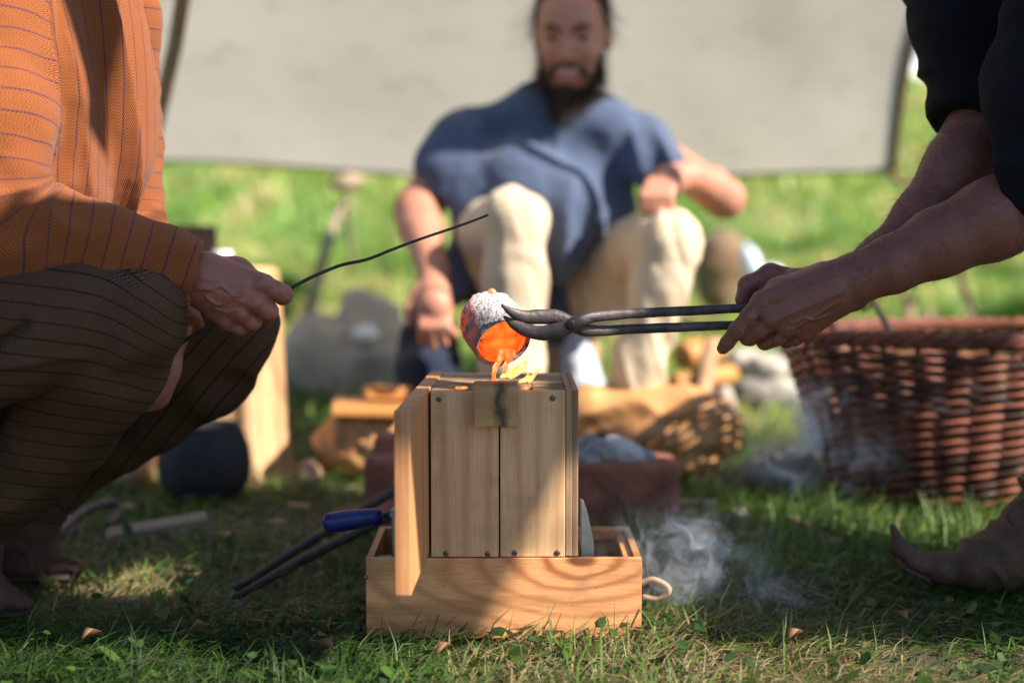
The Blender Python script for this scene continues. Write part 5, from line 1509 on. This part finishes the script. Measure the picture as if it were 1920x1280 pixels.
# wicker basket
def basket():
    c = V3(0.868, 2.675, 0); H = 0.325; n = 34; EY = 0.60
    t = thing('wicker_basket', 'large oval red-brown willow basket in the grass behind the curled shoe', 'basket', c)
    rad = lambda z: 0.228 + (0.355 - 0.228) * (max(z, 0) / H) ** 0.85
    rows = 34
    g = random.Random(4)
    for k in range(rows):
        z = 0.006 + k * (H - 0.02) / rows
        ph = (k % 2) * math.pi
        path = []
        lift = g.uniform(-0.0012, 0.0012)
        for i in range(n * 5 + 1):
            a = 2 * math.pi * i / (n * 5)
            w = math.cos(a * n / 2 + ph) * 0.0075
            r = rad(z) + w
            path.append((c.x + r * math.cos(a), c.y + EY * r * math.sin(a), z + lift + 0.0030 * math.sin(a * n / 2 + ph) + 0.004 * math.sin(a * 2 + 1)))
        v, f = tube(path, 0.0058 * g.uniform(0.88, 1.1), 6, ref=(0, 0, 1))
        obj('willow_rod', v + (fbm(v * 14, k)[:, None]) * 0.0016, f, M['willow'] if g.random() < 0.68 else M['willow_dark'], t)
    for i in range(n):
        a = 2 * math.pi * i / n
        v, f = tube([(c.x + rad(z) * math.cos(a), c.y + EY * rad(z) * math.sin(a), z) for z in np.linspace(0.0, H + 0.004, 8)], 0.0050, 6)
        obj('stake', v, f, M['willow_dark'], t)
    for k in range(4):
        path = []
        for i in range(181):
            a = 2 * math.pi * i / 180
            q = a * 17 + k * math.pi / 2
            r = rad(H) + 0.010 * math.cos(q)
            path.append((c.x + r * math.cos(a), c.y + EY * r * math.sin(a), H + 0.004 + 0.009 * math.sin(q)))
        v, f = tube(path, 0.0075, 6, ref=(0, 0, 1)); obj('rim_rod', v, f, M['willow'], t)
    v, f = lathe([(0.001, 0), (0.226, 0), (0.226, 0.006), (0.001, 0.006)], c, 40); v = np.array(v); v[:, 1] = c.y + (v[:, 1] - c.y) * EY; obj('base', v, f, M['willow_dark'], t)
    S = Sdf(0.012); S.ell(c + V3(0, 0, 0.13), (0.25, 0.14, 0.10), 0.03); v, f = S.mesh(1, lambda V, N: 0.02 * fbm(V * 30, 3, 4))
    tag(obj('charcoal_heap', v, f, M['charcoal']), 'heap of black charcoal filling the inside of the willow basket', 'charcoal', kind='stuff')
basket()
# hooked poker standing in the basket
t_ = tube(catmull([P(1632, 558, 2.72), P(1645, 580, 2.68), P(1662, 610, 2.62), P(1682, 650, 2.58)], 6), [0.005, 0.006, 0.007], 8)
h_ = tube(catmull([P(1632, 558, 2.72), P(1620, 548, 2.72), P(1612, 560, 2.72), P(1616, 576, 2.72), P(1626, 580, 2.72), P(1631, 570, 2.72)], 6), 0.004, 8)
v, f = join([t_, h_]); tag(obj('poker', v, f, M['iron']), 'thin iron poker with a hooked end leaning over the rim of the basket', 'poker')
# black pot
t = thing('cooking_pot', 'round black earthenware pot standing in the grass by the split stump', 'pot', P(370, 945, 2.72) * 1)
c = V3(-0.598, 2.74, 0)
v, f = lathe([(0.001, 0.0), (0.050, 0.001), (0.074, 0.014), (0.087, 0.040), (0.090, 0.070), (0.087, 0.100), (0.077, 0.126), (0.069, 0.140), (0.070, 0.146), (0.066, 0.147), (0.063, 0.140), (0.07, 0.12), (0.001, 0.09)], c, 40, wob=0.03)
obj('pot_body', v, f, M['pot'], t)
# stump with what stands on it
def stump():
    c = V3(-0.642, 3.05, 0); H = 0.440
    t = thing('split_stump', 'tall pale split tree stump in sunlight behind the black pot', 'stump', c)
    prof = [(0.172, 0.0), (0.160, 0.03), (0.150, 0.10), (0.146, 0.22), (0.143, 0.34), (0.140, H - 0.01), (0.134, H)]
    P2 = []
    for i in range(len(prof) - 1):
        for k in range(5): P2.append((prof[i][0] + (prof[i + 1][0] - prof[i][0]) * k / 5, prof[i][1] + (prof[i + 1][1] - prof[i][1]) * k / 5))
    P2.append(prof[-1])
    v, f = lathe(P2, c, 60); v = np.array(v); d = v - np.array(c); d[:, 2] = 0; l = np.linalg.norm(d, axis=1)[:, None] + 1e-9
    a = np.arctan2(d[:, 1], d[:, 0])
    n = vnoise(np.stack([np.cos(a) * 7, np.sin(a) * 7, v[:, 2] * 1.5], -1), 3) * 0.010 + vnoise(np.stack([np.cos(a) * 25, np.sin(a) * 25, v[:, 2] * 2], -1), 5) * 0.003
    v = v + d / l * n[:, None]
    obj('trunk', v, f, M['stump'], t)
stump()
v, f = lathe([(0.001, 0), (0.014, 0.0), (0.019, 0.012), (0.021, 0.030), (0.020, 0.031), (0.018, 0.014), (0.001, 0.006)], P(418, 497, 2.98), 24)
tag(obj('cup', v, f, M['white']), 'small white cup standing on top of the split stump', 'cup')
box_ = box('post', (-0.815, 3.62, 0.265), (0.115, 0.09, 0.53), M['post'] if 'post' in M else M['log'], rot=(0, 0, R(25)), bev=0.006)
tag(box_, 'square brown wooden post behind the split stump, its left side dark', 'post')
# log ends and little things on the left
for k, (px, py, Y, r, L, lab) in enumerate(((228, 852, 2.95, 0.043, 0.16, 'short cut log with a pale end lying left of the black pot'), (262, 872, 2.82, 0.028, 0.12, 'smaller grey log end touching the black pot'), (120, 905, 2.6, 0.020, 0.14, 'thin brown branch offcut behind the laced boot'))):
    q = P(px, py, Y); q.z = r
    v, f = lathe([(r * 0.92, 0), (r, 0.004), (r * 1.02, L * 0.5), (r, L - 0.004), (r * 0.9, L)], q, 24, (-0.75, 0.65, 0.02), 0.12, k)
    tag(obj('log', v, f, M['log']), lab, 'log', 'firewood logs on the left')
v, f = tube(catmull([P(150, 985, 2.35), P(105, 1005, 2.28), P(150, 965, 2.38), P(190, 945, 2.44), P(218, 945, 2.48), P(222, 962, 2.46), P(205, 985, 2.40)][1:], 8), [0.006, 0.008, 0.009, 0.009, 0.008], 8); v = np.array(v); v[:, 2] += 0.0
tag(obj('iron_hook', v, f, M['iron_hot']), 'grey bent iron hook lying in the grass near the brown boot', 'hook')
b_ = box('plank', P(297, 1000, 2.36), (0.165, 0.06, 0.035), M['grey_wood'], rot=(0, R(-7), R(14)), bev=0.004, jitter=0.004); tag(b_, 'short grey wooden wedge lying in the grass below the black pot', 'wood block')
for k, (px, py, Y, r, m, lab) in enumerate((
        (90, 968, 2.40, (0.034, 0.03, 0.02), 'stone', 'pale stone in the grass beside the bent iron hook'),
        (582, 905, 2.85, (0.020, 0.02, 0.032), 'brick', 'small upright tan stone standing between the pot and the bellows'),
        (1462, 888, 2.85, (0.075, 0.06, 0.050), 'stone_dark', 'large grey sloping stone in the smoke left of the basket'),
        (1395, 676, 4.1, (0.055, 0.05, 0.04), 'stone', 'cream boulder at the left of the stone pile behind the smoke'),
        (1440, 690, 4.0, (0.060, 0.05, 0.045), 'stone', 'rounded cream boulder in the middle of the stone pile'),
        (1470, 735, 3.9, (0.055, 0.05, 0.042), 'stone', 'pale boulder low at the right of the stone pile by the basket'),
        (1415, 740, 3.9, (0.060, 0.05, 0.045), 'stone_dark', 'greyish boulder at the bottom of the stone pile'),
        (1480, 668, 4.1, (0.045, 0.04, 0.035), 'stone_dark', 'small grey boulder on top of the stone pile near the fingers'),
        (1382, 968, 2.48, (0.036, 0.014, 0.010), 'stone', 'flat white stone chip lying in the sunlit grass right of the hearth'),
        (1385, 955, 2.52, (0.012, 0.012, 0.012), 'stone', 'tiny round pale pebble behind the flat white stone chip'),
        (1320, 1052, 2.25, (0.022, 0.016, 0.010), 'stone', 'small pale crumb of stone on the ash by the tray'),
        (1285, 1060, 2.22, (0.018, 0.012, 0.008), 'ash_white', 'white ash crumb on the ground right of the tray'))):
    q = P(px, py, Y)
    if Y < 3.2: q.z = r[2] * 0.75
    lump('stone', q, r, M[m], lab, 'stone', 'stones lying about the fire', res=max(0.003, min(r) * 0.16), seed=k + 20, amp=0.3)
lump('ash_patch', (0.30, 2.27, -0.004), (0.13, 0.09, 0.014), M['ash'], None, None, res=0.005, seed=3, amp=0.5)
tag(bpy.data.objects['ash_patch'], 'thin patch of grey ash trodden into the grass right of the tray', 'ash', kind='stuff')
b_ = box('brick', P(1309, 1008, 2.33), (0.055, 0.05, 0.036), M['brick'] if 'brick' in M else M['leather_tan'], rot=(0, 0, R(20)), bev=0.004, jitter=0.004); tag(b_, 'small tan brick piece under a dull iron strip right of the hearth', 'brick')
b_ = box('metal_strip', P(1300, 978, 2.35), (0.085, 0.022, 0.006), M['steel'], rot=(0, R(6), R(-8)), bev=0.002); tag(b_, 'dull iron strip resting on the small tan brick piece', 'metal strip')
b_ = box('plank', P(1288, 945, 2.52), (0.03, 0.16, 0.012), M['grey_wood'], rot=(R(-12), 0, R(25)), bev=0.002); tag(b_, 'thin grey board leaning behind the right end of the hearth', 'board')
# bellows and leather bags
t = thing('leather_bellows', 'tan leather bellows with a wooden board on top, left of the mould', 'bellows', (-0.33, 3.0, 0))
S = Sdf(0.005)
S.ell(P(660, 815, 2.98), (0.068, 0.06, 0.060), 0.03).ell(P(710, 820, 2.95), (0.060, 0.06, 0.058), 0.02).ell(P(690, 850, 2.95), (0.07, 0.05, 0.04), 0.02).ell(P(625, 835, 2.98), (0.030, 0.04, 0.05), 0.02)
v, f = S.mesh(2, lambda V, N: 0.014 * (1 - 2 * np.abs(vnoise(V * np.array([13, 13, 20.0]) + V[:, :1] * 8, 4))) + 0.004 * fbm(V * 30, 3)); obj('leather_bag', v, f, M['leather_tan'], t)
box('board', P(695, 762, 2.95), (0.155, 0.20, 0.016), M['orange_wood'], t, rot=(0, R(2), R(5)), bev=0.003)
box('handle_block', P(728, 735, 2.98), (0.10, 0.05, 0.026), M['orange_wood'], t, rot=(0, R(2), R(12)), bev=0.005)
t = thing('leather_bellows', 'large wrinkled brown leather bellows lying right of the mould before the seated man', 'bellows', (0.30, 3.05, 0))
S = Sdf(0.005)
S.cap(P(1120, 770, 2.92), P(1290, 790, 2.92), 0.060, 0.075, 0.04).cap(P(1210, 800, 2.90), P(1330, 800, 2.90), 0.065, 0.060, 0.03).ell(P(1340, 810, 2.92), (0.055, 0.05, 0.05), 0.03).ell(P(1290, 865, 2.90), (0.06, 0.05, 0.035), 0.02)
S.cap(P(1110, 780, 2.95), P(1110, 840, 2.95), 0.05, 0.05, 0.03)
v, f = S.mesh(2, lambda V, N: 0.008 * (0.6 - 2.2 * np.abs(vnoise(np.stack([V[:, 0] * 10 + V[:, 2] * 9, V[:, 1] * 8, V[:, 2] * 15 - V[:, 0] * 6], -1), 4))) + 0.004 * fbm(V * 16, 3)); obj('leather_bag', v, f, M['leather_tan'], t)
b1 = box('board', P(1180, 745, 3.0), (0.26, 0.10, 0.018), M['orange_wood'], t, rot=(0, R(-4), R(-12)), bev=0.004)
v, f = tube([P(1100, 735, 3.02), P(1190, 742, 3.0), P(1270, 760, 2.98)], 0.016, 10); obj('leather_roll', v, f, M['leather_tan'], t)
# firewood by the man's foot
for k, (a, b, r, m, lab) in enumerate((
        (P(1262, 720, 3.5), P(1375, 700, 3.6), 0.026, 'orange_wood', 'orange split log, the front one between the trouser leg and the stones'),
        (P(1278, 668, 3.7), P(1345, 655, 3.8), 0.036, 'orange_wood', 'thick orange log end higher up beside the cream trouser leg'),
        (P(1315, 755, 3.4), P(1335, 640, 3.6), 0.020, 'log', 'pale stick standing on end in the firewood'),
        (P(1290, 760, 3.4), P(1375, 770, 3.35), 0.024, 'log', 'pale log lying lowest in the firewood behind the bellows'),
        (P(1340, 700, 3.7), P(1368, 770, 3.5), 0.022, 'stone', 'cream coloured barkless branch leaning at the right of the firewood'))):
    v, f = lathe([(r * 0.9, 0), (r, 0.004), (r * 1.03, (b - a).length * 0.5), (r, (b - a).length - 0.004), (r * 0.9, (b - a).length)], a, 18, tuple(b - a), 0.15, k)
    tag(obj('log', v, f, M[m]), lab, 'log', 'firewood on the right')
# grey sack, navy cloak, light cloth
t = thing('sack', 'large slumped grey linen sack on the grass behind the man in orange', 'sack', (-0.45, 4.2, 0))
S = Sdf(0.008)
S.ell(P(640, 690, 4.25), (0.17, 0.13, 0.13), 0.05).ell(P(690, 640, 4.3), (0.12, 0.11, 0.12), 0.05).ell(P(590, 660, 4.25), (0.10, 0.10, 0.10), 0.05).ell(P(740, 690, 4.2), (0.11, 0.11, 0.12), 0.05).ell(P(690, 575, 4.3), (0.055, 0.06, 0.06), 0.05)
v, f = S.mesh(2, lambda V, N: 0.022 * (1 - 2 * np.abs(vnoise(V * 8, 4))) + 0.006 * fbm(V * 22, 3)); obj('sack_cloth', v, f, M['sack'], t)
lump('wool_tuft', P(682, 628, 4.12), (0.036, 0.03, 0.026), M['white'], 'small white tuft of wool on the grey sack', 'wool', res=0.006, seed=5, amp=0.3)
S = Sdf(0.008); S.ell(P(805, 650, 3.25), (0.060, 0.08, 0.085), 0.03).ell(P(800, 690, 3.2), (0.065, 0.09, 0.06), 0.03).cap(P(790, 740, 3.15), P(900, 745, 3.15), 0.05, 0.05, 0.03)
v, f = S.mesh(2, lambda V, N: 0.012 * (1 - 2 * np.abs(vnoise(V * 14, 4)))); tag(obj('cloak', v, f, M['navy']), 'dark navy cloak bunched on the ground under the seated man', 'cloak')
S = Sdf(0.006); S.chain([P(1078, 640, 3.25), P(1085, 690, 3.2), P(1100, 745, 3.15)], [0.022, 0.034, 0.042], 0.02)
v, f = S.mesh(2, lambda V, N: 0.010 * (1 - 2 * np.abs(vnoise(V * 18, 4)))); tag(obj('cloth', v, f, M['light_cloth']), 'pale blue-white cloth hanging between the legs of the seated man', 'cloth')
# on the bank behind
lump('fleece_bundle', P(1350, 505, 5.6), (0.115, 0.11, 0.16), M['brown_sack'], 'big brown shaggy bundle on the bank beside the seated man elbow', 'bundle', res=0.014, seed=5, amp=0.25)
v, f = lathe([(0.001, 0), (0.032, 0.001), (0.034, 0.01), (0.034, 0.085), (0.026, 0.105), (0.014, 0.118), (0.014, 0.135), (0.001, 0.137)], P(1418, 520, 5.4), 20, (-0.35, 0, 1)); tag(obj('bottle', v, f, M['plastic']), 'pale plastic bottle leaning beside the brown bundle', 'bottle')
lump('bag', P(1450, 520, 5.35), (0.050, 0.045, 0.045), M['bag_blue'], 'small white and blue plastic bag on the bank above the hand', 'bag', res=0.008, seed=8)
for k, (px, py, Y, r, hgt, lab) in enumerate(((1708, 612, 4.6, 0.022, 0.16, 'short brown tent peg stake in the grass behind the basket'), (1745, 606, 4.9, 0.014, 0.12, 'thinner brown stake right of the short one behind the basket'))):
    q = P(px, py + 60, Y); q.z = float(gz(q.x, q.y))
    v, f = tube([q, q + V3(-0.01, 0, hgt + (0.14 if k == 0 else 0.1))], [r, r * 0.8], 8); tag(obj('stake', v, f, M['pale_pole']), lab, 'stake', 'stakes behind the basket')
v, f = tube([P(1830, 640, 4.7), P(1800, 520, 5.2), P(1770, 400, 5.8)], 0.008, 6); tag(obj('guy_line', v, f, M['rope']), 'pale slack guy line in the grass behind the basket rim', 'rope')
for k, (px, py, Y, r, lab) in enumerate(((500, 480, 6.0, 0.17, 'dark green weed clump on the bank above the stump'), (470, 520, 5.6, 0.15, 'lower green weed clump on the bank behind the stump'), (1900, 560, 5.4, 0.15, 'dark green weed clump behind the right rim of the basket'))):
    c = P(px, py, Y); g = np.random.default_rng(k); n = 900
    d = g.normal(0, 1, (n, 3)); d[:, 2] = np.abs(d[:, 2]); d /= np.linalg.norm(d, axis=1)[:, None]
    base = np.array([c.x, c.y, float(gz(c.x, c.y))]) + d * [r * 0.5, r * 0.5, 0.02]; tip = base + d * r * g.uniform(0.5, 1.1, (n, 1))
    s_ = np.cross(d, g.normal(0, 1, (n, 3))); s_ /= np.linalg.norm(s_, axis=1)[:, None]; s_ *= 0.012
    V = np.stack([base, (base + tip) / 2 + s_, tip, (base + tip) / 2 - s_], 1).reshape(-1, 3); F = np.arange(4 * n).reshape(-1, 4)
    col = np.repeat(np.array([0.05, 0.12, 0.02]) * g.uniform(0.5, 1.4, (n, 1)), 4, 0)
    tag(obj('weed_clump', V, F, M['grass'], col=col), lab, 'weed', 'weed clumps on the bank')
# fallen leaves and twigs in the foreground
for k, (px, Y, a) in enumerate(((352, 1.76, 0.4), (820, 1.66, 1.2), (625, 1.68, 2.4), (1480, 1.72, 0.9), (1705, 1.8, 2.0), (150, 1.72, 1.0))):
    q = P(px, 1100, Y); q.z = 0.022
    pts = [(0, 0), (0.012, 0.008), (0.026, 0.007), (0.036, 0), (0.025, -0.007), (0.012, -0.008)]
    V = [(q.x + x * math.cos(a) - y * math.sin(a), q.y + x * math.sin(a) + y * math.cos(a), q.z + 0.006 * math.sin(x * 120) + abs(y) * 0.8) for x, y in pts]
    V += [(x, y, z - 0.0006) for x, y, z in V]
    F = [tuple(range(6)), tuple(range(11, 5, -1))] + [(i, (i + 1) % 6, 6 + (i + 1) % 6, 6 + i)[::-1] for i in range(6)]
    tag(obj('dead_leaf', V, F, M['deadleaf']), ['curled brown dead leaf in the grass left of the tray', 'brown dead leaf in the grass under the tray front', 'upright dead leaf at the lower left corner of the tray', 'dead leaf in the shaded grass right of the tray', 'dead leaf in the grass below the curled shoe', 'dead leaf near the brown boot toe'][k], 'leaf', 'dead leaves in the grass')
g_ = random.Random(12)
for px, py, Y, lab in ((1345, 1040, 2.28, 'pale wood splinter on the ash patch right of the tray'), (1400, 1010, 2.36, 'wood splinter in the grass between the ash patch and the flat white stone'), (1290, 1045, 2.30, 'short wood splinter beside the small tan brick piece'),
        (1500, 990, 2.45, 'wood splinter lying in the sunlit grass in front of the basket'), (1560, 1030, 2.3, 'lone wood splinter in the shaded grass left of the curled shoe'), (520, 985, 2.45, 'wood splinter in the grass just above the two iron bars'),
        (560, 940, 2.6, 'wood splinter in the grass below the small upright tan stone'), (420, 1010, 2.35, 'wood splinter right of the grey wooden wedge'), (600, 1010, 2.3, 'wood splinter under the blue clamp handle'), (240, 930, 2.6, 'wood splinter between the cut log and the grey wedge')):
    q = P(px, py, Y)
    b_ = box('wood_chip', (q.x, Y, 0.014), (g_.uniform(0.02, 0.05), g_.uniform(0.009, 0.016), g_.uniform(0.005, 0.009)), M[g_.choice(['log', 'stump'])], rot=(g_.uniform(-.3, .3), g_.uniform(-.3, .3), g_.uniform(0, 3)), bev=0.001, seg=1, jitter=0.002)
    tag(b_, lab, 'wood chip', 'wood chips in the grass')
# unseen overhead patches, added only to shade the foreground and the men
t = thing('shade_caster', 'unseen overhead cloth patches on poles, added to cast shade on the work place', 'shade_caster', (2.0, 1.3, 0))
for n_, poly in enumerate(SHADE):
    V = [(x, y, 1.9 + 0.004 * n_) for x, y in poly]; V2 = [(x, y, z + 0.002) for x, y, z in V]; k = len(V)
    obj('shade_caster_patch', V + V2, [tuple(range(k))[::-1], tuple(range(k, 2 * k))] + [(i, (i + 1) % k, k + (i + 1) % k, k + i) for i in range(k)], M['shade_caster'], t, smooth=False)
PO = ((1.0, 0.74), (3.05, 0.74), (2.80, 1.95), (1.15, 2.0))  # poles and rope are added too, as supports for the unseen patches
for x, y in PO:
    v, f = tube([(x, y, 0), (x, y, 1.93)], 0.016, 8); obj('pole', v, f, M['pale_pole'], t)
v, f = join([tube([(*PO[k], 1.91), (*PO[(k + 1) % 4], 1.91)], 0.004, 6) for k in range(4)])
obj('rope', v, f, M['rope'], t)
# ---- smoke
def smoke(name, c, size, dens, scale, label, seed, core):
    t = NT(name); t.N.remove(t.b)
    co = t.co()
    wv = t.n('TexNoise'); t.put(wv.inputs['Vector'], t.map(co, (1, 1, 1), (seed, 0, 0))); wv.inputs['Scale'].default_value = scale * 0.6; wv.inputs['Detail'].default_value = 3
    off = t.n('VectorMath', operation='MULTIPLY_ADD'); t.put(off.inputs[0], wv.outputs['Color']); t.put(off.inputs[1], (0.13, 0.13, 0.13)); t.put(off.inputs[2], co)
    n = t.noise(t.map(off.outputs[0], (1, 0.5, 0.7), (0, seed, 0)), scale, 3, 0.6, 0.5)
    rid = t.m_('SUBTRACT', 1.0, t.m_('ABSOLUTE', t.m_('MULTIPLY_ADD', n, 22.0, -11.0)), clamp=True)
    rid = t.m_('POWER', rid, 1.6)
    soft = t.ramp(t.noise(off.outputs[0], scale * 0.45, 4), (0.46, 0), (0.66, 1))
    rid = t.m_('MULTIPLY', rid, t.m_('MULTIPLY_ADD', soft, 1.25, 0.03))
    x = t.n('VectorMath', operation='DIVIDE'); t.put(x.inputs[0], co); t.put(x.inputs[1], tuple(s * 0.5 for s in size))
    l = t.n('VectorMath', operation='LENGTH'); t.put(l.inputs[0], x.outputs[0])
    fall = t.ramp(l.outputs['Value'], (0.25, 1.0), (0.95, 0.0), ease='EASE')
    d = t.m_('MULTIPLY', t.m_('MULTIPLY', t.m_('ADD', rid, t.m_('MULTIPLY', soft, 0.06)), fall), dens)
    pv = t.n('VolumePrincipled'); pv.inputs['Color'].default_value = (0.78, 0.87, 1.0, 1); t.put(pv.inputs['Density'], d); pv.inputs['Anisotropy'].default_value = 0.2
    t.L.new(pv.outputs[0], t.out.inputs['Volume'])
    t.m.cycles.volume_step_rate = 0.12
    o = box('smoke', c, size, t.m, bev=0)
    tag(o, label, 'smoke', kind='stuff')
smoke('smoke_low', P(1315, 1095, 1.89) + V3(0, 0, 0.02), (0.44, 0.216, 0.29), 24, 15, 'thin blue-white smoke drifting low over the grass right of the tray', 1.0, 0)
smoke('smoke_high', P(1520, 850, 2.35), (0.38, 0.18, 0.34), 42, 13, 'wisps of pale smoke curling in front of the basket', 4.0, 0)
